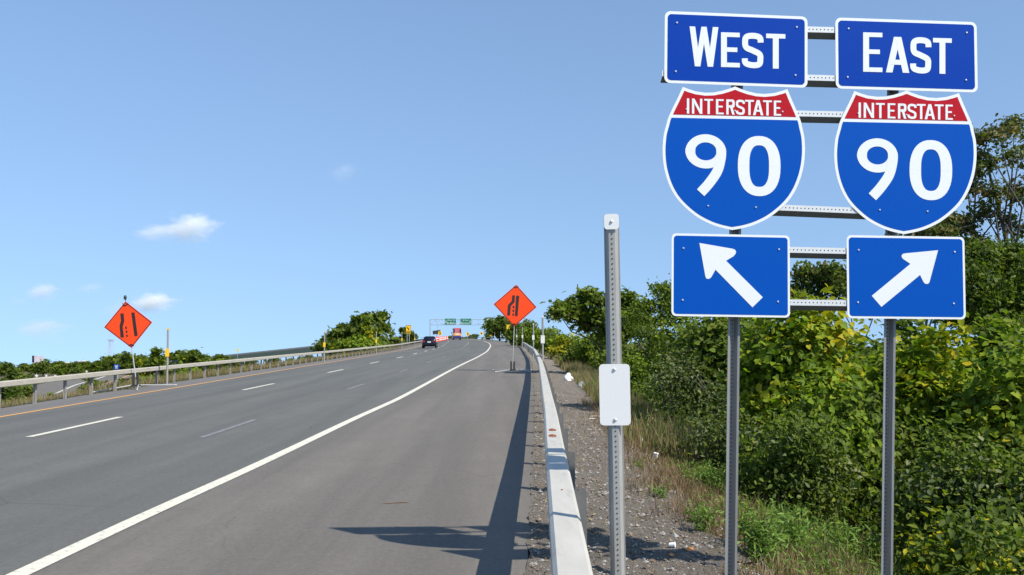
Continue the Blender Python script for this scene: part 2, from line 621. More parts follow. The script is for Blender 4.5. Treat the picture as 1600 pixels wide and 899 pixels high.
def sheet(name, m, cols, zoff=0.0, ys=YS, rough=0.0, kind='structure'):
    nx = len(cols)
    V = np.zeros((len(ys), nx, 3))
    for j, fn in enumerate(cols):
        V[:, j, 0] = fn(ys)
        V[:, j, 1] = ys
    V[:, :, 2] = zground(V[:, :, 0], V[:, :, 1]) + zoff
    if rough:
        V[:, :, 2] += rng.normal(0, rough, V.shape[:2])
    f = []
    for i in range(len(ys) - 1):
        for j in range(nx - 1):
            f.append((i * nx + j, i * nx + j + 1, (i + 1) * nx + j + 1, (i + 1) * nx + j))
    b = MB()
    b.add(V.reshape(-1, 3), f)
    o = b.build(name, m, smooth_=True)
    return tag(o, kind=kind)


def ground_material(name, near, far):
    m = bpy.data.materials.new(name)
    m.use_nodes = True
    nt = m.node_tree
    L = nt.links.new
    b = nt.nodes['Principled BSDF']
    b.inputs['Roughness'].default_value = 0.95
    b.inputs['Specular IOR Level'].default_value = 0.1
    tc = nt.nodes.new('ShaderNodeTexCoord')
    prev = None
    for scale, det, cols in near:
        n = nt.nodes.new('ShaderNodeTexNoise')
        n.inputs['Scale'].default_value = scale
        n.inputs['Detail'].default_value = det
        n.inputs['Roughness'].default_value = 0.7
        L(tc.outputs['Object'], n.inputs['Vector'])
        cr = nt.nodes.new('ShaderNodeValToRGB')
        e = cr.color_ramp.elements
        while len(e) < len(cols):
            e.new(0.5)
        for i, c in enumerate(cols):
            e[i].position = 0.3 + 0.4 * i / (len(cols) - 1)
            e[i].color = (*c, 1)
        L(n.outputs[0], cr.inputs[0])
        if prev is None:
            prev = cr.outputs[0]
        else:
            x = nt.nodes.new('ShaderNodeMix')
            x.data_type = 'RGBA'
            x.blend_type = 'MIX'
            x.inputs[0].default_value = 0.5
            L(prev, x.inputs[6])
            L(cr.outputs[0], x.inputs[7])
            prev = x.outputs[2]
        last = n
    L(prev, b.inputs['Base Color'])
    bp = nt.nodes.new('ShaderNodeBump')
    bp.inputs['Strength'].default_value = 1.0
    bp.inputs['Distance'].default_value = 0.07
    L(last.outputs[0], bp.inputs['Height'])
    L(bp.outputs[0], b.inputs['Normal'])
    return m


M['earth'] = ground_material('earth', [(0.7, 5, [(0.055, 0.06, 0.025), (0.10, 0.095, 0.045), (0.13, 0.105, 0.06)]),
                                       (9, 8, [(0.05, 0.06, 0.02), (0.12, 0.10, 0.055), (0.17, 0.13, 0.08)])], None)
M['gravel'] = ground_material('gravel', [(1.1, 5, [(0.16, 0.122, 0.084), (0.32, 0.262, 0.188), (0.42, 0.36, 0.278)]),
                                         (14, 8, [(0.11, 0.083, 0.055), (0.31, 0.255, 0.185), (0.48, 0.425, 0.335)]),
                                         (90, 6, [(0.06, 0.052, 0.045), (0.26, 0.235, 0.21), (0.55, 0.52, 0.48)])], None)

cols = [(lambda y, d=d: X_lrail(y) - d) for d in LD[::-1]] + [(lambda y: X_lrail(y) + 2.0), (lambda y: X_dash(y)), (lambda y: X_edge(y))] + \
       [(lambda y, d=d: X_rail(y) - 0.12 + d) for d in RD]
sheet('ground', M['earth'], cols)

# gravel verge beside the right guardrail, ragged on the far side
yg = np.concatenate([np.arange(-10, 25, 0.12), np.arange(25, 120, 1.0)])
jag = {k: np.interp(yg, np.arange(-10, 121, 0.35), rng.normal(0, 0.16, 375)[:len(np.arange(-10, 121, 0.35))]) for k in range(2)}
gcols = []
for t in np.linspace(0, 1, 30):
    gcols.append(lambda y, t=t: X_rail(y) - 0.14 + 0.035 * jag[1] * (1 - t) * 3 + t * (1.62 + 0.75 * jag[0] - 0.25 * smooth(18, 45, y)))
sheet('gravel_verge', M['gravel'], gcols, zoff=0.032, ys=yg, rough=0.012)

# ------------------------------------------------------------------ road
yr = np.concatenate([np.arange(-14, 60, 1.0), np.arange(60, 200, 3), np.arange(200, 640, 8)])


def strip(name, m, fa, fb, n=6, z=0.0, ys=yr):
    b = MB()
    rings = []
    for y in ys:
        a, c = float(fa(y)), float(fb(y))
        rings.append([(x, y, float(zroad(x, y)) + z) for x in np.linspace(a, c, n)])
    b.sweep(rings, closed_profile=False)
    return struct(name, b, m)


wob = lambda y: 0.02 * np.sin(np.asarray(y) * 1.7) + 0.025 * np.sin(np.asarray(y) * 0.63 + 1) + 0.012 * np.sin(np.asarray(y) * 5.1)
yfine = np.concatenate([np.arange(-14, 40, 0.25), np.arange(40, 200, 3), np.arange(200, 640, 8)])
strip('left_shoulder', M['lshoulder'], lambda y: X_lrail(y) - 0.25 + wob(y), lambda y: X_yellow(y) - 0.12, 3)
b = MB()
rings = []
for y in yr:
    xs = [float(X_yellow(y)) - 0.12, float(X_yellow(y)) + 1.2, float(X_dash(y)), float(X_faint(y)), float(X_edge(y)) + 0.10]
    rings.append([(x, y, float(zroad(x, y))) for x in xs])
b.sweep(rings, closed_profile=False)
struct('road', b, M['lane'])
strip('right_shoulder', M['shoulder'], lambda y: X_edge(y) + 0.10, lambda y: X_rail(y) - 0.10 + wob(y), 4, ys=yfine)
strip('white_edge_line', M['line_white'], lambda y: X_edge(y) - 0.08, lambda y: X_edge(y) + 0.08, 2, 0.005)
strip('yellow_edge_line', M['line_yellow'], lambda y: X_yellow(y) - 0.08, lambda y: X_yellow(y) + 0.08, 2, 0.005)


def dash(fn, y0, y1, w, m, name):
    return strip(name, m, lambda y: fn(y) - w / 2, lambda y: fn(y) + w / 2, 2, 0.005, ys=np.linspace(y0, y1, 6))


Y0 = gnd(124.7, 665.7).y
for k in range(-1, 22):
    c = Y0 + 12.19 * k
    dash(X_dash, c - 1.75, c + 1.75, 0.14 if k < 4 else 0.16, M['line_white'], 'lane_dash')
Yf = gnd(360, 669).y
for k in range(0, 16):
    c = Yf + 12.6 * k
    dash(X_faint, c - 1.5, c + 1.5, 0.10 if k < 8 else 0.16, M['line_worn'] if k < 9 else M['line_white'], 'worn_lane_dash')

# lower ramp beyond the left guardrail
b = MB()
rp = [gnd(20, 668, -7.3), gnd(75, 622, -7.3), gnd(118, 603, -7.3), gnd(150, 594, -7.3), gnd(168, 588, -7.3)]
ra = np.array([(p.x, p.y) for p in rp])


def ribbon(name, m, o0, o1, z):
    bb = MB()
    R_ = []
    tt = np.linspace(0, len(ra) - 1, 30)
    X_ = np.interp(tt, range(len(ra)), ra[:, 0])
    Y_ = np.interp(tt, range(len(ra)), ra[:, 1])
    for i in range(len(tt)):
        j0, j1 = max(i - 1, 0), min(i + 1, len(tt) - 1)
        d = Vector((X_[j1] - X_[j0], Y_[j1] - Y_[j0], 0)).normalized()
        nrm = Vector((d.y, -d.x, 0))
        R_.append([Vector((X_[i], Y_[i], 0)) + nrm * o + Vector((0, 0, z)) for o in (o0, o1)])
    bb.sweep(R_, closed_profile=False)
    return struct(name, bb, m)


ribbon('lower_ramp_road', M['shoulder'], -6.5, 5.5, -7.15)
ribbon('ramp_white_line', M['line_white'], -0.18, 0.18, -7.135)
ribbon('ramp_yellow_line', M['line_yellow'], 4.2, 4.5, -7.135)


# ------------------------------------------------------------------ guardrails
def rail_path(fn, y0, y1, step):
    return np.arange(y0, y1, step)


def box_profile(w, h, c=0.018):
    return [(-w / 2 + c, 0), (w / 2 - c, 0), (w / 2, c), (w / 2, h - c), (w / 2 - c, h), (-w / 2 + c, h), (-w / 2, h - c), (-w / 2, c)]


def sweep_beam(mb, fx, fz, ys, w, h):
    rings = []
    for y in ys:
        s = (float(fx(y + 0.5)) - float(fx(y - 0.5)))
        d = Vector((s, 1, 0)).normalized()
        nrm = Vector((d.y, -d.x, 0))
        c = Vector((float(fx(y)), y, float(fz(y))))
        rings.append([c + nrm * a + Vector((0, 0, z)) for a, z in box_profile(w, h)])
    mb.sweep(rings)


fxr = lambda y: X_rail(y) + BEAM_W / 2
root = empty('guardrail', (float(fxr(4)), 4, 0), 'pale galvanised box beam guardrail curving along the wide brownish shoulder', 'guardrail',
             'box beam guardrails along the road')
b = MB()
SPL = gnd(862, 676, BEAM_TOP).y
ysr = np.concatenate([np.arange(-6, SPL, 0.5), [SPL - 0.006]])
sweep_beam(b, fxr, lambda y: BEAM_TOP - 0.152 - drop(y), ysr, BEAM_W, 0.152)
b.build('rail', M['galv'], root, True)
b = MB()
ysr = np.concatenate([[SPL + 0.006], np.arange(SPL + 0.5, 60, 1.0), np.arange(60, 420, 4)])
sweep_beam(b, fxr, lambda y: BEAM_TOP - 0.152 - drop(y), ysr, BEAM_W, 0.152)
b.build('rail', M['galv'], root, True)
y = gnd(872, 768, 0.66).y - 1.83 * 3
n = 0
while y < 330:
    b = MB()
    x = float(fxr(y)) + BEAM_W / 2 + 0.045
    z0 = gz(x, y) - 0.2
    zt = BEAM_TOP - 0.05 - float(drop(y))
    h = zt - z0
    c = Vector((x, y, (zt + z0) / 2))
    b.box(c, (0.006, 0.06, h))
    b.box(c + Vector((0, -0.033, 0)), (0.082, 0.006, h))
    b.box(c + Vector((0, 0.033, 0)), (0.082, 0.006, h))
    # bracket carrying the rail
    b.box((x - 0.09, y, zt - 0.112), (0.12, 0.05, 0.012))
    if n < 95 and abs(y - 3.9) > 0.9:
        b.build('post', M['rail_post'], root, True)
    y += 1.83
    n += 1
for py in (672, 681):
    b = MB()
    p = gnd(863, py, BEAM_TOP)
    for k in range(2):
        b.ball(p + Vector((0, -0.03 + 0.06 * k, 0.0)), (0.020, 0.03, 0.012), 8, noise=0.15)
    b.add([p + Vector((dx, dy, 0.002)) for dx, dy in ((-.034, -.09), (.03, -.10), (.040, -.02), (.030, .08), (-.028, .085), (-.036, 0))], [(0, 1, 2, 3, 4, 5)])
    b.build('rusty_bolt', M['rust'], root, True)
for px, py in ((848.5, 583.6), (842, 559), (872, 766)):
    p = gnd(px + (3 if px < 860 else 6), py, BEAM_TOP)
    b = MB()
    b.ball(p, (0.02 if py < 600 else 0.008, 0.03 if py < 600 else 0.01, 0.006), 8, noise=0.15)
    b.build('rusty_bolt', M['rust'], root, True)

root = empty('guardrail', (-12.9, 22, -0.25), 'weathered cream box beam guardrail along the yellow line on the far side of the road', 'guardrail',
             'box beam guardrails along the road')
zl = lambda y: float(zroad(X_lrail(y), y))
ysl = np.concatenate([np.arange(-6, 60, 1.0), np.arange(60, 420, 4)])
seg = [(-6, 20.8), (20.82, 44.8), (44.82, 69), (69.02, 400)]
for a, c in seg:
    b = MB()
    ys_ = np.concatenate([[a], ysl[(ysl > a + .3) & (ysl < c - .3)], [c]])
    sweep_beam(b, X_lrail, lambda y: zl(y) + 0.55, ys_, 0.15, 0.152)
    b.build('rail', M['beam_old'], root, True)
y = 22.5 - 1.83 * 3
for k in range(96):
    b = MB()
    x = float(X_lrail(y)) - 0.09
    z0 = gz(x, y) - 0.25
    zt = zl(y) + 0.60
    lean = random.uniform(-0.03, 0.03)
    R = Matrix.Rotation(lean, 3, 'X')
    c = Vector((x, y, (zt + z0) / 2))
    b.box(c, (0.05, 0.055, zt - z0), R)
    b.box(c + Vector((0.028, 0, 0)), (0.006, 0.085, zt - z0), R)
    b.box(c + Vector((-0.028, 0, 0)), (0.006, 0.085, zt - z0), R)
    b.build('post', M['post_old'], root, True)
    y += 1.83


# ------------------------------------------------------------------ hat section posts and perforated bars
def hat_outline(w, depth, t=0.004, front=True):
    """closed outline of a flanged channel in (across, towards viewer) coordinates"""
    k = 1 if front else -1
    c = [(-w / 2, 0), (-w * .36, 0), (-w * .17, k * depth), (w * .17, k * depth), (w * .36, 0), (w / 2, 0)]
    o = []
    for i, p in enumerate(c):
        a = Vector(c[max(i - 1, 0)]).to_3d()
        d = Vector(c[min(i + 1, len(c) - 1)]).to_3d()
        tt = (d - a).normalized()
        o.append((p[0] - tt.y * t, p[1] + tt.x * t))
    return c + o[::-1]


def channel(mb, p0, p1, across, toward, w, depth, front=True, holes=True, hm=1, hr=0.005, pitch=0.0254, h0=0.0, h1=None):
    p0, p1 = Vector(p0), Vector(p1)
    A, T = Vector(across).normalized(), Vector(toward).normalized()
    ol = hat_outline(w, depth, 0.004, front)
    mb.sweep([[p + A * a + T * c for a, c in ol] for p in (p0, p1)])
    if holes:
        ax = (p1 - p0)
        Ln = ax.length
        ax.normalize()
        n = int((Ln if h1 is None else h1) / pitch)
        web = (depth if front else -depth) + 0.0052
        for i in range(int(h0 / pitch), n):
            c = p0 + ax * (i + 0.5) * pitch + T * web
            pts = [c + (A * math.cos(q) + ax * math.sin(q)) * hr for q in [k * math.pi / 3 for k in range(6)]]
            mb.add(pts, [tuple(range(6))], hm)


def rounded(w, h, r, n=5):
    pts = []
    for cx, cy, a0 in ((w / 2 - r, h / 2 - r, 0), (-w / 2 + r, h / 2 - r, 90), (-w / 2 + r, -h / 2 + r, 180), (w / 2 - r, -h / 2 + r, 270)):
        for k in range(n + 1):
            a = rad(a0 + 90 * k / n)
            pts.append((cx + r * math.cos(a), cy + r * math.sin(a)))
    return pts


def make_delineator(label, cat, group, pm, near=False):
    r = empty('delineator_post', (0, 0, 0), label, cat, group)
    b = MB()
    H = 2.25
    channel(b, (0, 0, -0.5), (0, 0, H), (1, 0, 0), (0, -1, 0), 0.078, 0.034, True, near, 1, 0.0042)
    b.build('post', [M['galv_post'], M['hole']], r)
    b = MB()
    ol = rounded(0.153, 0.305, 0.02)
    b.plate([(x, -0.046, z + 1.345) for x, z in ol], [(x, -0.0435, z + 1.345) for x, z in ol])
    pl_ = b.build('plate', pm, r)
    for z in (1.345 + 0.125, 1.345 - 0.125):
        b = MB()
        b.ball((0, -0.048, z), (0.009, 0.006, 0.009), 10)
        b.build('bolt', M['bolt'], pl_, smooth_=True)
    b = MB()
    ol = rounded(0.075, 0.078, 0.016)
    b.plate([(x, -0.046, z + H - 0.035) for x, z in ol], [(x, -0.0435, z + H - 0.035) for x, z in ol])
    tp = b.build('top_plate', M['plate'] if pm is M['plate'] else pm, r)
    b = MB()
    b.ball((0, -0.048, H - 0.035), (0.008, 0.006, 0.008), 10)
    b.build('bolt', M['bolt'], tp, smooth_=True)
    return r


gD = 'delineator posts along the roadside'
p0 = at(966, 616, 4.5)
d0 = make_delineator('tall perforated steel post with blank white plate right beside the guardrail, nearest of its kind', 'delineator', gD, M['plate'], True)
d0.location = (p0.x, p0.y, p0.z - 1.345)
d0.rotation_euler = (0, rad(-0.75), rad(-6))
dw = make_delineator('slim post with white plate behind the guardrail, second along it from the nearest post', 'delineator', gD, M['plate'])
wl = [(848, 530.5, 34.0, None), (833.3, 527.5, 58, 'slim white plated post at the foot of the yellow green hedge, third along the guardrail'),
      (816.3, 526, 90, 'small white plated post on the guardrail bend, fourth along the guardrail'),
      (807.4, 525.5, 118, 'tiny white plated post just beyond the mast of the orange diamond sign'),
      (794.8, 525.5, 150, 'tiny white plated post under the yellow speed sign by the dark tree'),
      (782.5, 525.5, 185, 'tiny white plated post against the dark round tree, nearer of two there'),
      (772.8, 525.5, 215, 'tiny white plated post at the edge of the dark tree next to the gantry foot')]
for i, (px, py, Y, lb) in enumerate(wl):
    o = dw if i == 0 else copy_tree(dw)
    p = at(px, py, Y)
    o.location = (p.x, p.y, p.z - 1.345)
    if lb:
        o['label'] = lb
dy = make_delineator('grey post with yellow plate behind the guardrail, closest of the yellow plated posts', 'delineator', gD, M['yellow'])
yl = [(262, 551, 33, None), (507, 538.8, 59, 'yellow plated post in front of the outermost branches of the big bushy tree'),
      (588, 533.5, 86, 'yellow plated post in front of the middle of the big bushy tree'),
      (628, 530.5, 112, 'small yellow plated post just short of the two legged yellow sign'),
      (648, 529.5, 136, 'smallest yellow plated post, beyond the two legged yellow sign')]
for i, (px, py, Y, lb) in enumerate(yl):
    o = dy if i == 0 else copy_tree(dy)
    p = at(px, py, Y)
    o.location = (p.x, p.y, p.z - 1.345)
    if lb:
        o['label'] = lb

# ------------------------------------------------------------------ the big route sign assembly
SU = Vector((math.cos(rad(3.4)), math.sin(rad(3.4)), 0))
SV = Vector((0, 0, 1))
SN = SU.cross(SV)                     # towards the camera
SO = at(1282, 300, 5.70)


def on_sign(px, py):
    d = ray(px, py)
    t = (SO - CAM).dot(SN) / d.dot(SN)
    p = CAM + d * t - SO
    return (p.dot(SU), p.dot(SV))


def S3(uv, dpt=0.0):
    return SO + SU * uv[0] + SV * uv[1] + SN * dpt


def z1(x, y):
    return on_sign(1000 + x * 0.375, y * 0.375)


def z2(x, y):
    return on_sign(1000 + x * 0.375, 320 + y * 0.375)


def slab(mb, uvs, front, thick, mi=0):
    a = sum(uvs[i][0] * uvs[(i + 1) % len(uvs)][1] - uvs[(i + 1) % len(uvs)][0] * uvs[i][1] for i in range(len(uvs)))
    if a < 0:
        uvs = uvs[::-1]
    mb.plate([S3(p, front) for p in uvs], [S3(p, front - thick) for p in uvs], mi)


def rrect_at(c4, inset, r):
    c = [sum(p[i] for p in c4) / 4 for i in (0, 1)]
    w = (math.dist(c4[0], c4[1]) + math.dist(c4[3], c4[2])) / 2 - 2 * inset
    h = (math.dist(c4[0], c4[3]) + math.dist(c4[1], c4[2])) / 2 - 2 * inset
    a = (math.atan2(c4[1][1] - c4[0][1], c4[1][0] - c4[0][0]) + math.atan2(c4[2][1] - c4[3][1], c4[2][0] - c4[3][0])) / 2
    return [(c[0] + x * math.cos(a) - y * math.sin(a), c[1] + x * math.sin(a) + y * math.cos(a)) for x, y in rounded(w, h, r, 6)]


def stroke(pts, w):
    """outline of a thick open line in picture coordinates"""
    P = [Vector((p[0], p[1], 0)) for p in pts]
    if not hasattr(w, '__len__'):
        w = [w] * len(P)
    A, B = [], []
    for i, p in enumerate(P):
        t = P[min(i + 1, len(P) - 1)] - P[max(i - 1, 0)]
        t.normalize()
        nn = Vector((-t.y, t.x, 0)) * w[i] / 2
        A.append(p + nn)
        B.append(p - nn)
    return [(q.x, q.y) for q in A + B[::-1]]


def spline(pts, n=8):
    P = [Vector((p[0], p[1], 0)) for p in pts]
    out = []
    for i in range(len(P) - 1):
        p0, p1, p2, p3 = P[max(i - 1, 0)], P[i], P[i + 1], P[min(i + 2, len(P) - 1)]
        for k in range(n):
            t = k / n
            q = 0.5 * ((2 * p1) + (p2 - p0) * t + (2 * p0 - 5 * p1 + 4 * p2 - p3) * t * t + (3 * p1 - p0 - 3 * p2 + p3) * t ** 3)
            out.append((q.x, q.y))
    out.append((P[-1].x, P[-1].y))
    return out


def para(xa, ya, xb, yb, w):
    return [(xa - w / 2, ya), (xa + w / 2, ya), (xb + w / 2, yb), (xb - w / 2, yb)]


def glyph(ch, x0, x1, yt, yb, s):
    """strokes of a highway letter in a picture box; s = stem width"""
    W, H = x1 - x0, yb - yt
    v = lambda x: [(x, yt), (x + s, yt), (x + s, yb), (x, yb)]
    hb = lambda y, a=x0, c=x1: [(a, y), (c, y), (c, y + s * .76), (a, y + s * .76)]
    if ch == 'I':
        return [v(x0)]
    if ch == 'E':
        return [v(x0), hb(yt, x0 + s, x1), hb(yt + H * .43, x0 + s, x1 - W * .13), hb(yb - s * .76, x0 + s, x1)]
    if ch == 'T':
        m = (x0 + x1) / 2 - s / 2
        return [hb(yt), [(m, yt + s * .76), (m + s, yt + s * .76), (m + s, yb), (m, yb)]]
    if ch == 'N':
        return [v(x0), v(x1 - s), para(x0 + s / 2, yt, x1 - s / 2, yb, s * 1.15)]
    if ch == 'A':
        m = (x0 + x1) / 2
        return [para(m - s * .08, yt, x0 + s * .55, yb, s * 1.1), para(m + s * .08, yt, x1 - s * .55, yb, s * 1.1),
                [(m - W * .27, yb - H * .36), (m + W * .27, yb - H * .36), (m + W * .31, yb - H * .36 + s * .85), (m - W * .31, yb - H * .36 + s * .85)]]
    if ch == 'W':
        a, e = x0 + s * .52, x1 - s * .52
        c = (x0 + x1) / 2
        l, r = x0 + W * .285, x1 - W * .285
        return [para(a, yt, l, yb, s * .95), para(c, yt, l, yb, s * .9), para(c, yt, r, yb, s * .9), para(e, yt, r, yb, s * .95)]
    if ch == 'S':
        k = s / 2
        ps = [(x1 - k * .9, yt + H * .27), (x1 - W * .17, yt + H * .11 + k * .2), (x0 + W * .5, yt + k), (x0 + W * .2, yt + H * .10 + k * .3), (x0 + k, yt + H * .27),
              (x0 + W * .20, yt + H * .42), (x0 + W * .5, yt + H * .50), (x0 + W * .82, yt + H * .60), (x1 - k, yt + H * .75), (x0 + W * .80, yb - H * .09 - k * .3), (x0 + W * .5, yb - k),
              (x0 + W * .17, yb - H * .11 - k * .3), (x0 + k * .9, yb - H * .27)]
        return [stroke(spline(ps, 5), s)]
    if ch == 'R':
        k = s / 2
        ps = [(x0 + s, yt + k), (x0 + W * .6, yt + k), (x1 - W * .18, yt + H * .07 + k * .4), (x1 - k, yt + H * .27), (x1 - W * .18, yt + H * .47 - k * .2), (x0 + W * .6, yt + H * .54 - k), (x0 + s, yt + H * .54 - k)]
        return [v(x0), stroke(spline(ps, 4), s), para(x0 + W * .58, yt + H * .5, x1 - s * .55, yb, s * 1.08)]
    if ch == '0':
        k = s / 2
        cx, cy, a, bb = (x0 + x1) / 2, (yt + yb) / 2, W / 2 - k, H / 2 - k
        ps = []
        for i in range(41):
            t = 2 * math.pi * i / 40
            c_, s_ = math.cos(t), math.sin(t)
            ps.append((cx + a * math.copysign(abs(c_) ** .86, c_), cy + bb * math.copysign(abs(s_) ** .80, s_)))
        ps[-1] = ps[0]
        o = []
        # two halves so that the outline stays simple
        for lo, hi in ((0, 20), (20, 40)):
            o.append(stroke_closed(ps, lo, hi, s))
        return o
    if ch == '9':
        k = s / 2
        ry = H * .283
        cx, cy, a, bb = (x0 + x1) / 2, yt + ry, W / 2 - k, ry - k * .87
        ps = [(cx + a * math.cos(2 * math.pi * i / 40), cy + bb * math.sin(2 * math.pi * i / 40)) for i in range(41)]
        ps[-1] = ps[0]
        o = [stroke_closed(ps, 0, 20, s), stroke_closed(ps, 20, 40, s)]
        tl = spline([(x1 - k, cy - H * .0), (x1 - k - W * .015, yt + H * .40), (x1 - W * .22, yt + H * .60), (x1 - W * .42, yt + H * .80), (x0 + W * .375, yb - H * .045)], 6)
        o.append(stroke(tl, s * 0.98))
        return o
    return []


def stroke_closed(ps, lo, hi, w):
    n = len(ps) - 1
    A, B = [], []
    for i in range(lo, hi + 1):
        p = Vector((*ps[i % n], 0))
        t = Vector((*ps[(i + 1) % n], 0)) - Vector((*ps[(i - 1) % n], 0))
        t.normalize()
        nn = Vector((-t.y, t.x, 0)) * (w * (1 - .2 * abs(t.x))) / 2
        A.append(p + nn)
        B.append(p - nn)
    return [(q.x, q.y) for q in A + B[::-1]]


def write(mb, items, slope, xref, s, mp, front=0.0030, step=0.00025):
    for ch, x0, x1, yt, yb in items:
        for i, poly in enumerate(glyph(ch, x0, x1, yt, yb, s)):
            uv = [mp(x, y_ + slope * (x - xref)) for x, y_ in poly]
            slab(mb, uv, front + step * i, 0.0012)


base_uv = on_sign(1272, 899)
sign_base = S3((base_uv[0], 0))
sign_base.z = -1.0
asm = empty('route_sign_assembly', sign_base, 'tall route sign assembly of six blue panels on two perforated steel posts', 'road sign')


def bolts(parent, pts, mp):
    for x, y_ in pts:
        u = mp(x, y_)
        b_ = MB()
        c = S3(u, 0.004)
        b_.ball(c, (0.0075, 0.005, 0.0075), 10)
        o = b_.build('bolt', M['bolt'], None, smooth_=True)
        o.parent = parent
        o.location = -(Vector(asm.location))


def part_of_sign(mb, name, m, parent, bev=0.0):
    o = mb.build(name, m)
    o.parent = parent
    if parent is asm:
        o.location = -Vector(asm.location)
    return o


# posts
for pts in (((1147.5, 500), (1146.3, 899), (1158.0, 60)), ((1395.5, 500), (1393.6, 899), (1404.5, 60))):
    u0, u1, ut = on_sign(*pts[0]), on_sign(*pts[1]), on_sign(*pts[2])
    k = (u1[0] - u0[0]) / (u1[1] - u0[1])
    vb = -2.9
    xb = u1[0] + k * (vb - u1[1])
    b = MB()
    lo, hi = S3((xb, vb), -0.075), S3(ut, -0.075)
    channel(b, lo, hi, SU, SN, 0.078, 0.034, False, True, 1, 0.0048)
    part_of_sign(b, 'post', [M['bar_dark'], M['hole']], asm)
# crossbars
for yl_, xl_, yr_, xr_, _k in ((41.5, 1046, 57, 1522, 0), (116, 1035, 133, 1522, 0), (175, 1064, 187, 1500, 0), (325, 1195, 335, 1370, 0), (388, 1055, 401, 1500, 0),
                               (472, 1055, 481, 1500, 0)):
    xm = 1285.0
    dy0 = 9 if yl_ < 300 else 7
    a, c = on_sign(xl_, yl_ - 0.5), on_sign(xr_, yr_ - 3.5)
    b = MB()
    A = S3(a, -0.036)
    C = S3(c, -0.036)
    ax = (C - A).normalized()
    acr = SN.cross(ax).normalized()
    if acr.z < 0:
        acr = -acr
    # pale upper flange; the down-turned wall has its shade put into the colour
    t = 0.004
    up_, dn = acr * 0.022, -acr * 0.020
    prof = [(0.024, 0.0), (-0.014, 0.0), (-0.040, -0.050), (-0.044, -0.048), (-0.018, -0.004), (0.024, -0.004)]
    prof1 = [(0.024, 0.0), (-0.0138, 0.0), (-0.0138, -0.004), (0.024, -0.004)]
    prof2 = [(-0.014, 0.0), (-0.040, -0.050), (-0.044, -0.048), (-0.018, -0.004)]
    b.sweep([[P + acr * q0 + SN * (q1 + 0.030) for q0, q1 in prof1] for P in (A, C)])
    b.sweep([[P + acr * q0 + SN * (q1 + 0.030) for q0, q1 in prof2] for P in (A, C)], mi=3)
    Ln = (C - A).length
    for i in range(int(Ln / 0.0254)):
        p = A + ax * (i + 0.5) * 0.0254
        q = p + acr * 0.006 + SN * 0.0312
        b.add([q + (ax * math.cos(g) + acr * math.sin(g)) * 0.0042 for g in [k_ * math.pi / 3 for k_ in range(6)]], [tuple(range(6))], 1)
        nn = (acr * -0.886 + SN * 0.463)
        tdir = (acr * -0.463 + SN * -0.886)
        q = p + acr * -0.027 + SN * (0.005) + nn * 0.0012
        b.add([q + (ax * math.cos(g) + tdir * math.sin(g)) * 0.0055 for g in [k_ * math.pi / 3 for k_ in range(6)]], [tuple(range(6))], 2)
    part_of_sign(b, 'crossbar', [M['bar'], M['hole'], M['hole_pale'], M['bar_shade']], asm)

# direction panels
for word, c4, bl in (
    ('WEST', [(108, 47), (703, 70), (693, 367), (97, 345)], [(153, 96), (652, 115), (148, 299), (647, 315)]),
    ('EAST', [(818, 75), (1408, 92), (1402, 387), (812, 368)], [(868, 121), (1360, 138), (864, 323), (1357, 335)])):
    uv4 = [z1(*p) for p in c4]
    b = MB()
    slab(b, rrect_at(uv4, 0, 0.038), 0.0, 0.003)
    pn = part_of_sign(b, 'direction_panel', M['sheet_white'], asm)
    pn['label'] = 'blue panel lettered ' + word
    b = MB()
    slab(b, rrect_at(uv4, 0.019, 0.024), 0.0014, 0.0012)
    part_of_sign(b, 'blue_face', M['sheet_navy'], pn)
    b = MB()
    if word == 'WEST':
        write(b, [('W', 205, 327, 113, 278.5), ('E', 337, 415, 133.5, 283 - 5), ('S', 425, 513, 132, 284 - 5), ('T', 525, 605, 133.5, 283 - 5)], 0.030, 265, 24.5, z1)
    else:
        write(b, [('E', 929, 1009, 137, 301), ('A', 1024, 1121, 152.5, 301), ('S', 1126, 1212, 151, 302), ('T', 1220, 1298, 152.5, 301)], 0.027, 970, 24.5, z1)
    part_of_sign(b, 'lettering', M['sheet_white'], pn)
    for x, y_ in bl:
        bb = MB()
        bb.ball(S3(z1(x, y_), 0.003), (0.0072, 0.005, 0.0072), 10)
        part_of_sign(bb, 'bolt', M['bolt'], pn)

# interstate shields
half = [(.735, 0), (.80, .075), (.87, .15), (.93, .22), (.955, .27), (.985, .33), (.997, .39), (1.0, .45), (.990, .52), (.967, .585), (.925, .655), (.868, .72), (.785, .785),
        (.66, .850), (.50, .912), (.32, .958), (.16, .984), (0, 1.0)]
topc = [(.735, 0), (.66, .014), (.55, .030), (.42, .038), (.30, .035), (.18, .022), (.08, .006), (0, -.010)]


def shield_outline():
    R_ = half
    pts = [(-x, y_) for x, y_ in topc] + [(x, y_) for x, y_ in topc[-2::-1]]
    pts += [(x, y_) for x, y_ in spline(half, 4)[1:]]
    pts += [(-x, y_) for x, y_ in spline(half, 4)[-2:0:-1]]
    return pts


def inset_poly(pts, d):
    n = len(pts)
    out = []
    for i in range(n):
        a, p, c = Vector(pts[i - 1]), Vector(pts[i]), Vector(pts[(i + 1) % n])
        e0, e1 = (p - a).normalized(), (c - p).normalized()
        n0, n1 = Vector((-e0.y, e0.x)), Vector((-e1.y, e1.x))
        m = (n0 + n1)
        m = m / max(m.length_squared, 0.5) * 2
        out.append(tuple(p + m * d))
    return out


def seg_dist(p, a, c):
    a, c, p = Vector(a), Vector(c), Vector(p)
    t = max(0, min(1, (p - a).dot(c - a) / max((c - a).length_squared, 1e-9)))
    return (p - a - (c - a) * t).length


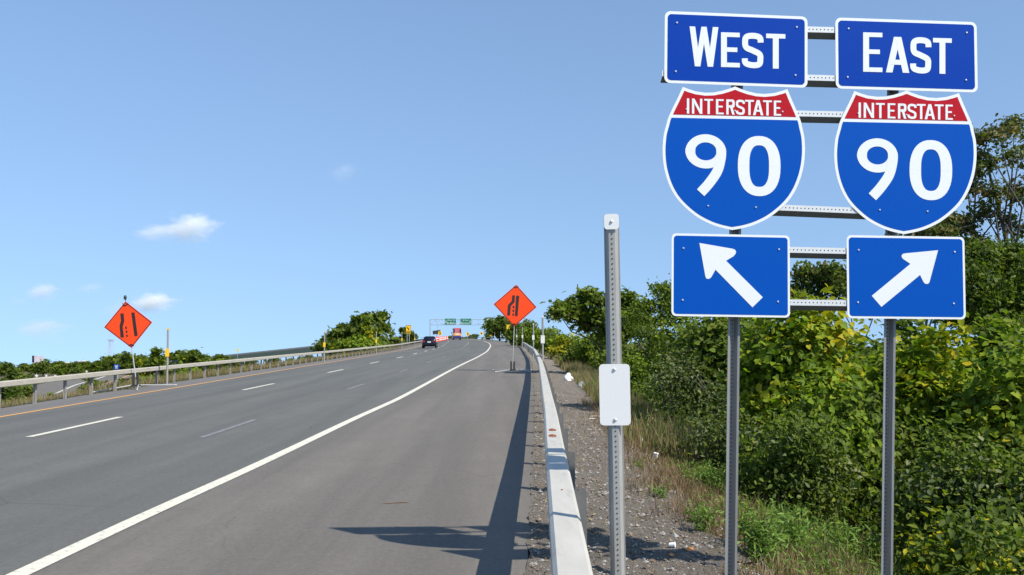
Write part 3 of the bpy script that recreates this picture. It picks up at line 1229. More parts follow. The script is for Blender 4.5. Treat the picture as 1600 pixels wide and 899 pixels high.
def clip_y(pts, lim, keep_less):
    out = []
    n = len(pts)
    for i in range(n):
        p, q = pts[i], pts[(i + 1) % n]
        ip, iq = (p[1] <= lim) == keep_less, (q[1] <= lim) == keep_less
        if ip:
            out.append(p)
        if ip != iq:
            t = (lim - p[1]) / (q[1] - p[1])
            out.append((p[0] + (q[0] - p[0]) * t, lim))
    return out


for k, (ox, oy) in enumerate(((0, 0), (715, 17))):
    cxz, top, HW, HH = 391 + ox, 367 + oy, 296.5, 592
    slope = 0.021
    sh = [(x * HW, y_ * HH) for x, y_ in shield_outline()]
    mp = lambda p: z1(cxz + p[0] - 0.021 * (p[1] - 250), top + p[1] + slope * p[0])
    b = MB()
    slab(b, [mp(p) for p in sh], 0.0, 0.003)
    pn = part_of_sign(b, 'shield_panel', M['sheet_white'], asm)
    pn['label'] = ('interstate 90 shield under the WEST panel', 'interstate 90 shield under the EAST panel')[k]
    ins = [p for p in inset_poly(sh, 12.5) if all(seg_dist(p, sh[i - 1], sh[i]) > 12.2 for i in range(len(sh)))]
    b = MB()
    slab(b, [mp(p) for p in clip_y(ins, 0.196 * HH, True)], 0.0014, 0.0012)
    part_of_sign(b, 'red_band', M['sheet_red'], pn)
    b = MB()
    slab(b, [mp(p) for p in clip_y(ins, 0.219 * HH, False)], 0.0014, 0.0012)
    part_of_sign(b, 'blue_field', M['sheet_blue'], pn)
    b = MB()
    xs_ = [('I', 195, 204), ('N', 216, 259), ('T', 267, 304), ('E', 316, 348), ('R', 359, 394), ('S', 399, 436), ('T', 437, 474), ('A', 470, 513), ('T', 512, 549), ('E', 557, 587)]
    write(b, [(c_, x0 + ox, x1 + ox, 411.5 + oy, 474.5 + oy) for c_, x0, x1 in xs_], 0.024, 200 + ox, 9.6, z1)
    part_of_sign(b, 'lettering', M['sheet_white'], pn)
    b = MB()
    write(b, [('9', 188 + ox, 359 + ox, 559 + oy, 816 + oy)], 0.02, 270 + ox, 42, z1)
    part_of_sign(b, 'numeral', M['sheet_white'], pn)
    b = MB()
    write(b, [('0', 407 + ox, 585 + ox, 563 + oy, 823 + oy)], 0.02, 496 + ox, 48, z1)
    part_of_sign(b, 'numeral', M['sheet_white'], pn)
    for x, y_ in ((283, 859), (482, 865), (193, 457), (395, 463), (593, 467)):
        bb = MB()
        bb.ball(S3(z1(x + ox, y_ + oy), 0.003), (0.0065, 0.005, 0.0065), 10)
        part_of_sign(bb, 'bolt', M['bolt'], pn)

# arrow panels
for k, (c4, arrow, bl) in enumerate((
    ([(133, 118), (627, 130), (622, 470), (130, 465)],
     [(247, 160), (385, 184), (395, 188), (400, 196), (397, 206), (388, 216), (358, 234), (511, 386), (468, 428), (314, 271), (299, 298), (293, 306), (284, 310), (276, 308), (272, 300)],
     [(180, 182), (578, 187), (177, 398), (574, 405)]),
    ([(865, 127), (1357, 135), (1352, 478), (860, 473)],
     [(1241, 190), (1105, 203), (1095, 205), (1089, 212), (1090, 220), (1097, 228), (1126, 247), (965, 380), (1005, 426), (1166, 293), (1180, 322), (1186, 329), (1195, 331), (1202, 328), (1206, 320)],
     [(910, 190), (1310, 198), (907, 408), (1306, 413)]))):
    uv4 = [z2(*p) for p in c4]
    b = MB()
    slab(b, rrect_at(uv4, 0, 0.030), 0.0, 0.003)
    pn = part_of_sign(b, 'arrow_panel', M['sheet_white'], asm)
    pn['label'] = ('blue panel with a white arrow to the upper left', 'blue panel with a white arrow to the upper right')[k]
    b = MB()
    slab(b, rrect_at(uv4, 0.0145, 0.020), 0.0014, 0.0012)
    part_of_sign(b, 'blue_face', M['sheet_blue'], pn)
    b = MB()
    slab(b, [z2(*p) for p in arrow], 0.003, 0.0012)
    part_of_sign(b, 'arrow', M['sheet_white'], pn)
    for x, y_ in bl:
        bb = MB()
        bb.ball(S3(z2(x, y_), 0.003), (0.0068, 0.005, 0.0068), 10)
        part_of_sign(bb, 'bolt', M['bolt'], pn)

M['clod'] = mat('earth_clod', (0.20, 0.155, 0.115), 0.95, var=0.4, scale=9)
M['stone_pale'] = mat('pale_stone', (0.38, 0.36, 0.33), 0.9, var=0.3, scale=9)
# ------------------------------------------------------------------ foliage
LEAF = {
    'oval': (np.array([(-.5, 0, 0), (-.15, .27, .07), (.2, .21, .05), (.5, 0, -.08), (.2, -.21, .05), (-.15, -.27, .07)]), [(0, 1, 2, 3), (0, 3, 4, 5)]),
    'heart': (np.array([(-.36, 0, 0), (-.5, .26, .04), (-.12, .46, .08), (.25, .27, .03), (.56, 0, -.12), (.25, -.27, .03), (-.12, -.46, .08), (-.5, -.26, .04)]),
              [(0, 1, 2, 3, 4), (0, 4, 5, 6, 7)]),
    'narrow': (np.array([(-.5, 0, 0), (-.1, .12, .03), (.25, .10, .0), (.5, 0, -.1), (.25, -.10, .0), (-.1, -.12, .03)]), [(0, 1, 2, 3), (0, 3, 4, 5)]),
    'spray': (np.array([(-.5, 0, 0), (-.30, .34, .10), (-.12, .16, .05), (.06, .40, .02), (.18, .14, .0), (.5, .05, -.14), (.2, -.16, .02), (.05, -.42, .05), (-.14, -.15, .05), (-.32, -.30, .08)]),
              [(0, 1, 2), (0, 2, 3, 4), (0, 4, 5, 6), (0, 6, 7, 8), (0, 8, 9)]),
}


def unit(a):
    return a / np.maximum(np.linalg.norm(a, axis=1, keepdims=True), 1e-9)


def leaf_mesh(name, C, N, S, mats, shape, parent, mi=None, droop=0.5):
    tv, tf = LEAF[shape]
    n, k = len(C), len(tv)
    N = unit(N)
    T = rng.normal(0, 1, (n, 3))
    T[:, 2] -= droop
    T = unit(T - N * np.sum(T * N, 1, keepdims=True))
    B = np.cross(N, T)
    V = (C[:, None, :] + (tv[None, :, 0, None] * T[:, None, :] + tv[None, :, 1, None] * B[:, None, :] + tv[None, :, 2, None] * N[:, None, :]) * S[:, None, None])
    me = bpy.data.meshes.new(name)
    me.vertices.add(n * k)
    me.vertices.foreach_set('co', V.reshape(-1))
    per = np.concatenate([np.array(f) for f in tf])
    lens = np.array([len(f) for f in tf])
    loops = (per[None, :] + (np.arange(n) * k)[:, None]).reshape(-1)
    starts = (np.concatenate([[0], np.cumsum(lens)[:-1]])[None, :] + (np.arange(n) * len(per))[:, None]).reshape(-1)
    me.loops.add(len(loops))
    me.loops.foreach_set('vertex_index', loops.astype(np.int32))
    me.polygons.add(n * len(tf))
    me.polygons.foreach_set('loop_start', starts.astype(np.int32))
    for m_ in mats:
        me.materials.append(m_)
    if mi is not None:
        me.polygons.foreach_set('material_index', np.repeat(mi, len(tf)).astype(np.int32))
    me.update(calc_edges=True)
    o = bpy.data.objects.new(name, me)
    COL.objects.link(o)
    if parent is not None:
        o.parent = parent
    return o


def clumps(c, r, nlobe, ncl, lobe=0.45):
    """points over the outside of a lumpy crown"""
    c, r = np.array(c, float), np.array(r, float)
    d = unit(rng.normal(0, 1, (nlobe, 3)))
    lc = d * rng.uniform(0.35, 0.72, (nlobe, 1))
    lr = lobe * rng.uniform(0.7, 1.25, nlobe)
    w = rng.integers(0, nlobe, ncl)
    e = unit(rng.normal(0, 1, (ncl, 3)))
    p = lc[w] + e * (lr[w] * rng.uniform(0.55, 1.0, ncl) ** 0.5)[:, None]
    return c + p * r, unit(e * 0.8 + p)


def leaves_on(P, O, n, cr, size, up=0.5, flat=0.6):
    k = len(P)
    C = np.repeat(P, n, 0) + rng.normal(0, 1, (k * n, 3)) * np.array([cr, cr, cr * flat])
    N = np.repeat(O + rng.normal(0, .35, O.shape), n, 0) * 0.65 + rng.normal(0, 0.5, (k * n, 3)) + np.array([0.12, -0.1, up])
    S = size * np.clip(rng.normal(1, 0.28, k * n), 0.45, 1.7)
    return C, N, S


def limbs(root, base, tips, r0, parent_name='trunk', m='bark', fork=0.45, twigs=(), seg=6, wig=0.08):
    """one mesh: tapered stem with limbs to the given tips (coordinates local to the plant)"""
    b = MB()
    tips = [Vector(t) for t in tips]
    cen = sum(tips, Vector((0, 0, 0))) / len(tips)
    top = Vector((cen.x * .8, cen.y * .8, cen.z * 1.05))
    L_ = top.length
    sp = []
    for i in range(7):
        t = i / 6
        sp.append(top * t + Vector((random.gauss(0, wig), random.gauss(0, wig), 0)) * L_ * 0.12 * (t > 0))
    b.tube(sp, [r0 * (1 - .8 * i / 6) for i in range(7)], seg + 2)
    for t in tips:
        q = min(max(fork * random.uniform(.6, 1.5), .15), .9)
        i = q * 6
        k = int(i)
        s = sp[k].lerp(sp[min(k + 1, 6)], i - k)
        mid = s.lerp(t, .5) + Vector((random.gauss(0, wig), random.gauss(0, wig), -wig * .3)) * (t - s).length
        rr = r0 * (1 - .8 * q) * .55
        b.tube([s, s.lerp(mid, .5) + Vector((0, 0, .04)), mid, mid.lerp(t, .6), t], [rr, rr * .8, rr * .6, rr * .4, rr * .2], seg)
    for t in twigs:
        t = Vector(t)
        s = min(tips, key=lambda q_: (q_ - t).length)
        b.tube([s, s.lerp(t, .5) + Vector((random.gauss(0, .03), random.gauss(0, .03), .03)), t], [r0 * .12, r0 * .09, r0 * .04], 4)
    return b.build(parent_name, M[m], root, smooth_=True)


def plant(name, label, cat, group, x, y, c, r, leaf, shape, size, mats, mixw=None, nlobe=9, ncl=90, nleaf=40, cr=0.22, up=0.5, trunk=0.05,
          tips=None, bark='bark', zb=None, crown='crown', stem='trunk', lobe=0.45, flat=0.6):
    """plant standing at x, y; c = crown centre (absolute), r = crown radii"""
    z0 = (gz(x, y) if zb is None else zb) - 0.05
    e = empty(name, (x, y, z0), label, cat, group)
    c = np.array(c, float) - np.array([x, y, z0])
    P, O = clumps(c, r, nlobe + 5, ncl, lobe * .78)
    ok = P[:, 2] > 0.05
    P, O = P[ok], O[ok]
    C, N, S = leaves_on(P, O, nleaf, cr, size, up, flat)
    w = None
    if len(mats) > 1:
        pk = rng.choice(len(mats), len(P), p=mixw)
        w = np.repeat(pk, nleaf)
    leaf_mesh(crown, C, N, S, [M[m] for m in mats], shape, e, w)
    if tips is None:
        k = min(len(P), 9)
        tips = [tuple(p) for p in P[rng.choice(len(P), k, replace=False)]]
    tw = [tuple(p * np.array([1.06, 1.1, 1.02])) for p in P[rng.choice(len(P), min(len(P), 26), replace=False)]] if stem == 'stem' else ()
    limbs(e, None, tips, trunk, stem, bark, twigs=tw)
    return e


def px_plant(name, label, cat, group, px, ytop, Y, hw, leaf='', shape='oval', size=0.08, mats=('leaf_mid',), mixw=None, low=None, depth=None, **k):
    """crown filling the picture columns px-hw..px+hw from ytop down to the ground (or the row low) at distance Y"""
    sc_ = Y / F
    t = at(px, ytop, Y)
    zb = gz(t.x, Y)
    zlow = zb + 0.02 if low is None else at(px, low, Y).z
    rz = (t.z - zlow) / 2
    rx = hw * sc_
    ry = depth if depth else max(rx * .8, .5)
    kk = 1.0
    return plant(name, label, cat, group, t.x, Y, (t.x, Y, (t.z + zlow) / 2), (rx / kk, ry / kk, rz / kk), leaf, shape, size, list(mats), mixw, zb=zb, **k)


gT = 'shrubs of the thicket beside the road'
SH = dict(crown='foliage', stem='stem')
# --- thicket right of the road, far side first
px_plant('shrub', 'yellow green vine covered shrub directly behind the upright posts of the route sign', 'shrub', gT, 1235, 474, 13.5, 120, shape='heart', size=0.088,
         mats=('leaf_vine', 'leaf_mid', 'leaf_gold'), mixw=(.6, .22, .18), ncl=300, nleaf=36, cr=.17, nlobe=16, trunk=.04, **SH)
px_plant('shrub', 'golden leaved vine mound seen in the gap between the two arrow panels', 'shrub', gT, 1276, 442, 13.4, 48, shape='heart', size=0.125,
         mats=('leaf_gold', 'leaf_vine'), mixw=(.7, .3), ncl=90, nleaf=26, cr=.24, trunk=.04, **SH)
px_plant('shrub', 'bright green vine covered shrub between the two sign posts at mid height', 'shrub', gT, 1285, 556, 11.6, 85, shape='heart', size=0.08,
         mats=('leaf_vine', 'leaf_mid'), mixw=(.45, .55), ncl=190, nleaf=36, cr=.2, trunk=.03, **SH)
px_plant('shrub', 'glossy small leaved shrub low between the two sign posts', 'shrub', gT, 1235, 640, 10.6, 95, shape='oval', size=0.064,
         mats=('leaf_mid', 'leaf_dark', 'leaf_grey'), mixw=(.45, .35, .2), ncl=170, nleaf=40, cr=.17, trunk=.03, **SH)
px_plant('shrub', 'dark shaded shrub just short of the farther sign post', 'shrub', gT, 1350, 610, 11.6, 75, shape='oval', size=0.085,
         mats=('leaf_dark', 'leaf_mid'), mixw=(.7, .3), ncl=100, nleaf=34, cr=.2, trunk=.03, **SH)
px_plant('shrub', 'tangled grey green shrub with bare twigs behind the blank plated post', 'shrub', gT, 1075, 545, 16.0, 90, shape='oval', size=0.062,
         mats=('leaf_grey', 'leaf_dark'), mixw=(.6, .4), ncl=150, nleaf=38, cr=.2, trunk=.03, bark='twig', **SH)
px_plant('shrub', 'dark green shrub between the tall post and the nearer sign post', 'shrub', gT, 1090, 488, 18.5, 85, shape='oval', size=0.09,
         mats=('leaf_dark', 'leaf_mid', 'leaf_vine'), mixw=(.5, .35, .15), ncl=150, nleaf=34, cr=.24, trunk=.04, **SH)
px_plant('shrub', 'small leaved grey green shrub at the foot of the nearer sign post', 'shrub', gT, 1145, 628, 12.8, 70, shape='oval', size=0.06,
         mats=('leaf_grey', 'leaf_dark', 'leaf_mid'), mixw=(.45, .35, .2), ncl=110, nleaf=36, cr=.18, trunk=.025, bark='twig', **SH)
px_plant('shrub', 'large vine draped shrub with yellow leaves beyond the farther sign post', 'shrub', gT, 1480, 496, 11.8, 100, shape='heart', size=0.088,
         mats=('leaf_vine', 'leaf_gold', 'leaf_mid'), mixw=(.5, .27, .23), ncl=290, nleaf=36, cr=.17, nlobe=16, trunk=.04, **SH)
px_plant('shrub', 'yellow green vine draped shrub at the edge of the picture', 'shrub', gT, 1590, 508, 11.0, 85, shape='heart', size=0.088,
         mats=('leaf_vine', 'leaf_gold', 'leaf_mid'), mixw=(.5, .2, .3), ncl=240, nleaf=36, cr=.17, trunk=.04, **SH)
px_plant('shrub', 'broad small leaved shrub below the yellow leaved vines', 'shrub', gT, 1480, 640, 9.3, 95, shape='oval', size=0.062,
         mats=('leaf_mid', 'leaf_dark', 'leaf_grey'), mixw=(.4, .35, .25), ncl=190, nleaf=42, cr=.18, trunk=.03, **SH)
px_plant('shrub', 'dark small leaved shrub low at the edge of the picture', 'shrub', gT, 1585, 660, 8.7, 85, shape='oval', size=0.064,
         mats=('leaf_dark', 'leaf_grey', 'leaf_mid'), mixw=(.5, .25, .25), ncl=120, nleaf=38, cr=.18, trunk=.03, **SH)
px_plant('shrub', 'low shrub with scattered yellow leaves in the bottom corner', 'shrub', gT, 1510, 770, 7.9, 100, shape='oval', size=0.07,
         mats=('leaf_mid', 'leaf_gold', 'leaf_dark'), mixw=(.5, .15, .35), ncl=110, nleaf=34, cr=.16, trunk=.02, **SH)
px_plant('shrub', 'light green shrub behind the low grey green one near the plated post', 'shrub', gT, 1015, 590, 23, 40, shape='oval', size=0.064,
         mats=('leaf_vine', 'leaf_mid'), mixw=(.5, .5), ncl=70, nleaf=30, cr=.2, trunk=.03, **SH)
for px, yt, Y, hw, mm, ww, lb in (
        (1140, 478, 17, 80, ('leaf_dark', 'leaf_mid'), (.6, .4), 'dark shrub filling the back of the thicket behind the WEST arrow panel'),
        (1365, 488, 15, 90, ('leaf_dark', 'leaf_vine', 'leaf_mid'), (.4, .25, .35), 'dark shrub at the back of the thicket behind the farther sign post'),
        (1405, 470, 16.5, 70, ('leaf_dark', 'leaf_mid'), (.6, .4), 'dark shrub closing the gap under the EAST arrow panel'),
        (1420, 500, 12.5, 60, ('leaf_vine', 'leaf_mid', 'leaf_gold'), (.5, .35, .15), 'vine covered shrub just beyond the farther sign post'),
        (1362, 474, 17.5, 62, ('leaf_mid', 'leaf_dark'), (.5, .5), 'green shrub at the back of the thicket just beside the farther sign post'),
        (1565, 488, 18.5, 90, ('leaf_dark', 'leaf_mid'), (.6, .4), 'dark shrub at the very back of the thicket under the tall open tree'),
        (1540, 484, 15, 100, ('leaf_mid', 'leaf_dark', 'leaf_vine'), (.4, .35, .25), 'green shrub at the back of the thicket under the tall open tree'),
        (1650, 490, 14, 90, ('leaf_mid', 'leaf_vine'), (.5, .5), 'green shrub at the back of the thicket cut by the picture edge')):
    px_plant('shrub', lb, 'shrub', gT, px, yt, Y, hw, shape='heart', size=.10, mats=mm, mixw=ww, ncl=290, nleaf=36, cr=.2, trunk=.04, **SH)
# --- row of bushes along the guardrail farther on
for px, yt, Y, hw, sz, mm, ww, lb in (
        (1012, 512, 26, 45, .11, ('leaf_mid', 'leaf_vine'), (.6, .4), 'leafy green shrub filling the gap beside the tall perforated post'),
        (958, 522, 36, 40, .13, ('leaf_dark', 'leaf_mid'), (.6, .4), 'dark rounded shrub just past the tall perforated post'),
        (990, 535, 25, 32, .10, ('leaf_vine', 'leaf_mid'), (.5, .5), 'yellowish low shrub right behind the tall perforated post'),
        (912, 525, 48, 34, .15, ('leaf_dark', 'leaf_mid'), (.7, .3), 'dark shrub in front of the feathery sumac tree'),
        (932, 512, 46, 34, .15, ('leaf_mid', 'leaf_vine'), (.6, .4), 'mid green shrub under the feathery sumac tree'),
        (882, 510, 62, 30, .18, ('leaf_gold', 'leaf_vine', 'leaf_mid'), (.4, .4, .2), 'golden green bush where the hedge meets the sumac tree'),
        (852, 509, 84, 24, .2, ('leaf_vine', 'leaf_mid'), (.5, .5), 'light green bush behind the second white plated post'),
        (868, 517, 76, 22, .2, ('leaf_dark', 'leaf_mid'), (.8, .2), 'dark bush low behind the second white plated post'),
        (832, 508, 115, 20, .28, ('leaf_vine', 'leaf_mid'), (.6, .4), 'light green bush on the guardrail bend'),
        (806, 505, 130, 20, .36, ('leaf_mid', 'leaf_dark'), (.6, .4), 'green bush behind the mast of the orange diamond sign'),
        (822, 497, 140, 26, .4, ('leaf_dark', 'leaf_mid'), (.7, .3), 'dark tree top rising behind the bushes on the guardrail bend')):
    px_plant('bush', lb, 'bush', 'bushes along the guardrail', px, yt, Y, hw, shape='spray' if Y > 45 else 'oval', size=sz, mats=mm, mixw=ww, ncl=110, nleaf=26,
             cr=hw * Y / F * .17, trunk=.05, depth=hw * Y / F * 1.1, **SH)


def clump_tree(label, x, y, blobs, size, mats, mixw, shape='oval', nleaf=60, trunk=.12, zb=None, name='tree', cat='tree', group='trees', ncl=9, up=.4, sub=.55, cr=.3, zcut=None):
    """tree given as leafy masses (centre, radius), a limb to each"""
    z0 = (gz(x, y) if zb is None else zb) - 0.1
    e = empty(name, (x, y, z0), label, cat, group)
    o = np.array([x, y, z0])
    PP, OO = [], []
    tips = []
    for c, r in blobs:
        c = np.array(c, float) - o
        tips.append(tuple(c))
        d = unit(rng.normal(0, 1, (ncl, 3)))
        PP.append(c + d * r * rng.uniform(.4, 1, (ncl, 1)) * np.array([1, 1, .75]))
        OO.append(d)
    P, O = np.concatenate(PP), np.concatenate(OO)
    C, N, S = leaves_on(P, O, nleaf, cr, size, up, .55)
    w = np.repeat(rng.choice(len(mats), len(P), p=mixw), nleaf) if len(mats) > 1 else None
    leaf_mesh('crown', C, N, S, [M[m] for m in mats], shape, e, w)
    limbs(e, None, tips, trunk, 'trunk', 'bark', fork=.6, wig=.14, twigs=[tuple(p) for p in P[::2]])
    return e


def pxb(L_, Y, jit=0.5):
    out = []
    for px, py, r in L_:
        p = at(px, py, Y + random.uniform(-jit, jit))
        out.append(((p.x, p.y, p.z), r * Y / F))
    return out


gTr = 'trees standing above the thicket'
tb = at(1586, 560, 24)
clump_tree('tall open crowned tree with thinning reddish leaves standing above the thicket beside the EAST shield', tb.x, 24.0,
           pxb([(1562, 215, 26), (1592, 245, 28), (1545, 255, 20), (1585, 195, 14), (1622, 225, 34), (1550, 300, 22), (1592, 300, 24), (1530, 215, 12), (1535, 330, 18), (1505, 352, 16), (1480, 345, 12),
                (1620, 300, 36), (1570, 345, 18), (1512, 295, 10), (1528, 378, 16), (1470, 362, 12), (1610, 360, 24), (1645, 260, 40), (1640, 330, 36), (1526, 245, 14), (1520, 270, 12)], 24, .8),
           .12, ['leaf_autumn', 'leaf_dark', 'leaf_grey'], (.62, .26, .12), nleaf=24, trunk=.17, group=gTr, cr=.15, ncl=13)
tb = at(1545, 560, 21)
clump_tree('dense green tree under the tall open crowned tree beside the EAST arrow panel', tb.x, 21.0,
           pxb([(1540, 440, 30), (1580, 450, 30), (1520, 470, 26), (1560, 410, 22), (1600, 430, 30), (1510, 425, 20), (1560, 480, 30), (1610, 480, 30), (1530, 395, 16), (1630, 420, 30), (1500, 495, 25), (1470, 480, 25), (1540, 500, 30), (1580, 510, 30), (1620, 510, 30), (1510, 400, 18), (1580, 395, 18)], 21, .8),
           .10, ['leaf_dark', 'leaf_mid'], (.7, .3), nleaf=60, trunk=.10, group=gTr, cr=.22, ncl=18)
tb = at(1440, 560, 26)
clump_tree('dark leaved tree peeping out between the EAST shield and its arrow panel', tb.x, 26.0,
           pxb([(1440, 370, 24), (1480, 375, 24), (1400, 390, 22), (1460, 350, 14), (1500, 390, 22), (1430, 410, 26), (1390, 425, 22), (1470, 420, 30)], 26, .8),
           .12, ['leaf_dark', 'leaf_autumn'], (.7, .3), nleaf=55, trunk=.10, group=gTr, cr=.24, ncl=14)
tb = at(1280, 560, 24)
clump_tree('small dark tree seen in the gap between the two arrow panels', tb.x, 24.0,
           pxb([(1262, 440, 18), (1290, 436, 16), (1308, 455, 18), (1245, 455, 14), (1275, 460, 22), (1320, 440, 12), (1232, 465, 14), (1300, 425, 8), (1262, 424, 8)], 24, .8),
           .12, ['leaf_dark', 'leaf_autumn'], (.8, .2), nleaf=45, trunk=.09, group=gTr, cr=.18)
tb = at(1032, 600, 19.5)
clump_tree('slender small leaved tree between the tall post and the WEST arrow panel', tb.x, 19.5,
           pxb([(1040, 478, 20), (1028, 505, 20), (1050, 462, 16), (1012, 520, 22), (1045, 530, 26), (1000, 500, 12), (1062, 500, 22), (1020, 545, 24), (1060, 545, 26), (1010, 478, 9), (1035, 452, 8), (1085, 520, 24)], 19.5, .5),
           .07, ['leaf_mid', 'leaf_dark', 'leaf_vine'], (.5, .35, .15), nleaf=60, trunk=.06, group=gTr, cr=.14)
tb = at(938, 570, 38)
clump_tree('feathery sumac tree spreading flat layers beside the tall perforated post', tb.x, 38.0,
           pxb([(882, 482, 13), (905, 473, 13), (930, 468, 13), (960, 472, 14), (985, 482, 14), (872, 489, 8), (900, 492, 13), (930, 490, 15), (960, 497, 16), (990, 505, 16), (915, 508, 12), (945, 515, 15), (975, 522, 15),
                (1000, 495, 12), (1008, 515, 14), (918, 462, 8), (975, 466, 8)], 38, 1.2),
           .22, ['leaf_mid', 'leaf_dark'], (.6, .4), shape='spray', nleaf=34, trunk=.12, group=gTr, cr=.24, up=.9)
px_plant('tree', 'round dark green tree at the bend beyond the orange diamond sign', 'tree', gTr, 781, 487, 230, 25, shape='spray', size=.75, mats=('leaf_dark', 'leaf_mid'), mixw=(.8, .2),
         ncl=120, nleaf=24, cr=.7, trunk=.3)

# --- trees beyond the left guardrail
gL = 'trees beyond the far guardrail'
zz = gz(-17, 150)
p = at(556, 560, 140)
clump_tree('big bushy dark green tree behind the far guardrail, tallest on that side', p.x, 140.0,
           pxb([(575, 497, 11), (560, 503, 11), (592, 496, 8), (545, 515, 12), (568, 515, 13), (530, 525, 12), (555, 528, 14), (585, 520, 12), (515, 532, 10), (505, 542, 9), (540, 540, 14), (570, 540, 14), (595, 535, 11),
                (518, 548, 10), (603, 545, 9), (580, 550, 12), (550, 552, 12), (598, 512, 5)], 140, 3),
           .75, ['leaf_dark', 'leaf_mid'], (.75, .25), shape='spray', nleaf=22, trunk=.3, group=gL, cr=.55, ncl=12)
for px, yt, Y, hw, mm, ww, lb in (
        (558, 519, 128, 34, ('leaf_gold', 'leaf_vine', 'leaf_mid'), (.25, .45, .3), 'yellowish bush in front of the big bushy tree'),
        (590, 530, 128, 26, ('leaf_vine', 'leaf_mid'), (.5, .5), 'light green bush at the near foot of the big bushy tree'),
        (520, 540, 128, 16, ('leaf_mid', 'leaf_dark'), (.6, .4), 'small green bush at the outer foot of the big bushy tree'),
        (612, 517, 175, 16, ('leaf_dark', 'leaf_mid'), (.8, .2), 'dark tree between the big bushy tree and the two legged yellow sign'),
        (634, 513, 180, 14, ('leaf_dark', 'leaf_mid'), (.85, .15), 'dark tree right behind the two legged yellow sign'),
        (572, 499, 134, 9, ('leaf_gold', 'leaf_mid'), (.6, .4), 'golden patch of vine high in the big bushy tree')):
    px_plant('tree' if 'tree' in lb.split()[:2] else 'bush', lb, 'tree' if 'tree' in lb.split()[:2] else 'bush', gL, px, yt, Y, hw, shape='spray', size=.0042 * Y, mats=mm, mixw=ww, ncl=80, nleaf=24,
             cr=hw * Y / F * .16, trunk=.12, **(dict(low=548) if 'high' in lb else {}))
# dark bushes on the bank close behind the rail
for px, yt, Y, hw, mm, lb in (
        (6, 569, 62, 28, ('leaf_dark', 'leaf_mid'), 'dark bush at the picture edge behind the nearest rail span'),
        (40, 582, 66, 20, ('leaf_dark', 'leaf_mid'), 'dark bush between the picture edge and the lower ramp'),
        (28, 590, 50, 34, ('leaf_dark', 'leaf_mid'), 'low dark bush seen under the nearest rail span'),
        (84, 612, 44, 16, ('leaf_dark', 'leaf_mid'), 'small dark bush beside the lower ramp under the rail'),
        (150, 588, 70, 26, ('leaf_mid', 'leaf_dark'), 'green bush beyond the rail just short of the tilted orange sign'),
        (156, 600, 52, 24, ('leaf_mid', 'leaf_dark'), 'low green bush under the rail past the lower ramp'),
        (188, 594, 56, 22, ('leaf_mid', 'leaf_vine'), 'low light green bush under the rail just before the tilted orange sign'),
        (236, 582, 50, 20, ('leaf_mid', 'leaf_dark'), 'low green bush under the rail between the tilted orange sign and the yellow plated post'),
        (300, 572, 55, 26, ('leaf_vine', 'leaf_mid'), 'low yellowish bush under the rail past the nearest yellow plated post'),
        (360, 566, 62, 26, ('leaf_mid', 'leaf_gold'), 'low scrub under the rail in front of the girder bridge'),
        (243, 542, 95, 22, ('leaf_mid', 'leaf_dark'), 'green tree right behind the nearest yellow plated post'),
        (221, 562, 85, 10, ('leaf_gold', 'leaf_vine'), 'small yellow bush between the tilted orange sign and the yellow plated post'),
        (275, 556, 110, 24, ('leaf_mid', 'leaf_dark'), 'green tree just beyond the nearest yellow plated post'),
        (190, 580, 80, 20, ('leaf_dark', 'leaf_mid'), 'dark bush around the mast of the tilted orange sign')):
    px_plant('bush' if 'bush' in lb else 'tree', lb, 'bush' if 'bush' in lb else 'tree', gL, px, yt, Y, hw, shape='spray', size=.0045 * Y, mats=mm, mixw=(.7, .3), ncl=90, nleaf=26, cr=hw * Y / F * .16, trunk=.1)
# far trees along the valley
gF = 'far trees in the valley'
random.seed(11)
far_proto = []
for k in range(5):
    e = plant('far_tree', 'far green tree in the valley beyond the lower ramp', 'tree', gF, 0, 0, (0, 0, 5.2), (4.6, 4.0, 4.6), '', 'spray', 0.95, ['leaf_dark', 'leaf_mid', 'leaf_vine'],
              (.55, .35, .10), nlobe=10, ncl=70, nleaf=24, cr=.7, trunk=.3, zb=0.05)
    far_proto.append(e)
used = set()
spots = []
for px, Y, s in [(64, 300, .5), (84, 420, .65), (100, 380, .8), (118, 430, .9), (132, 440, .95), (146, 430, .7), (160, 460, 1.15), (176, 480, 1.3), (192, 470, 1.4), (206, 450, 1.2), (222, 400, 1.15), (236, 420, 1.3),
                 (252, 380, 1.0), (264, 400, 1.1), (286, 380, 1.35), (300, 360, 1.1), (314, 500, 1.2), (328, 520, 1.0), (70, 220, .6), (92, 250, .5), (112, 260, .55), (132, 250, .6), (150, 240, .55), (172, 250, .6), (188, 230, .7),
                 (205, 210, .7), (222, 200, .6), (300, 220, .8), (320, 230, .7), (345, 240, .65), (370, 250, .6), (395, 250, .55), (430, 240, .5), (455, 230, .55), (480, 220, .6), (80, 620, .8), (110, 640, .9), (140, 640, 1.0), (165, 650, 1.0),
                 (30, 200, .42), (10, 230, .5), (50, 260, .42), (100, 180, .4), (125, 190, .45), (40, 640, .9), (210, 640, 1.6), (240, 620, 1.5), (270, 640, 1.6), (340, 640, 1.3), (-30, 300, 1), (-60, 260, 1)]:
    spots.append((px, Y, s))
for i, (px, Y, s) in enumerate(spots):
    o = far_proto[i] if i < 5 else copy_tree(far_proto[i % 5])
    x = (px - CX) / F * Y
    o.location = (x, Y, gz(x, Y) - .2)
    k = s * random.uniform(.85, 1.1) * (.85 if px < 330 else .85)
    o.scale = (k * random.uniform(.95, 1.3), k * 1.1, k)
    o.rotation_euler = (0, 0, random.uniform(0, 6.28))
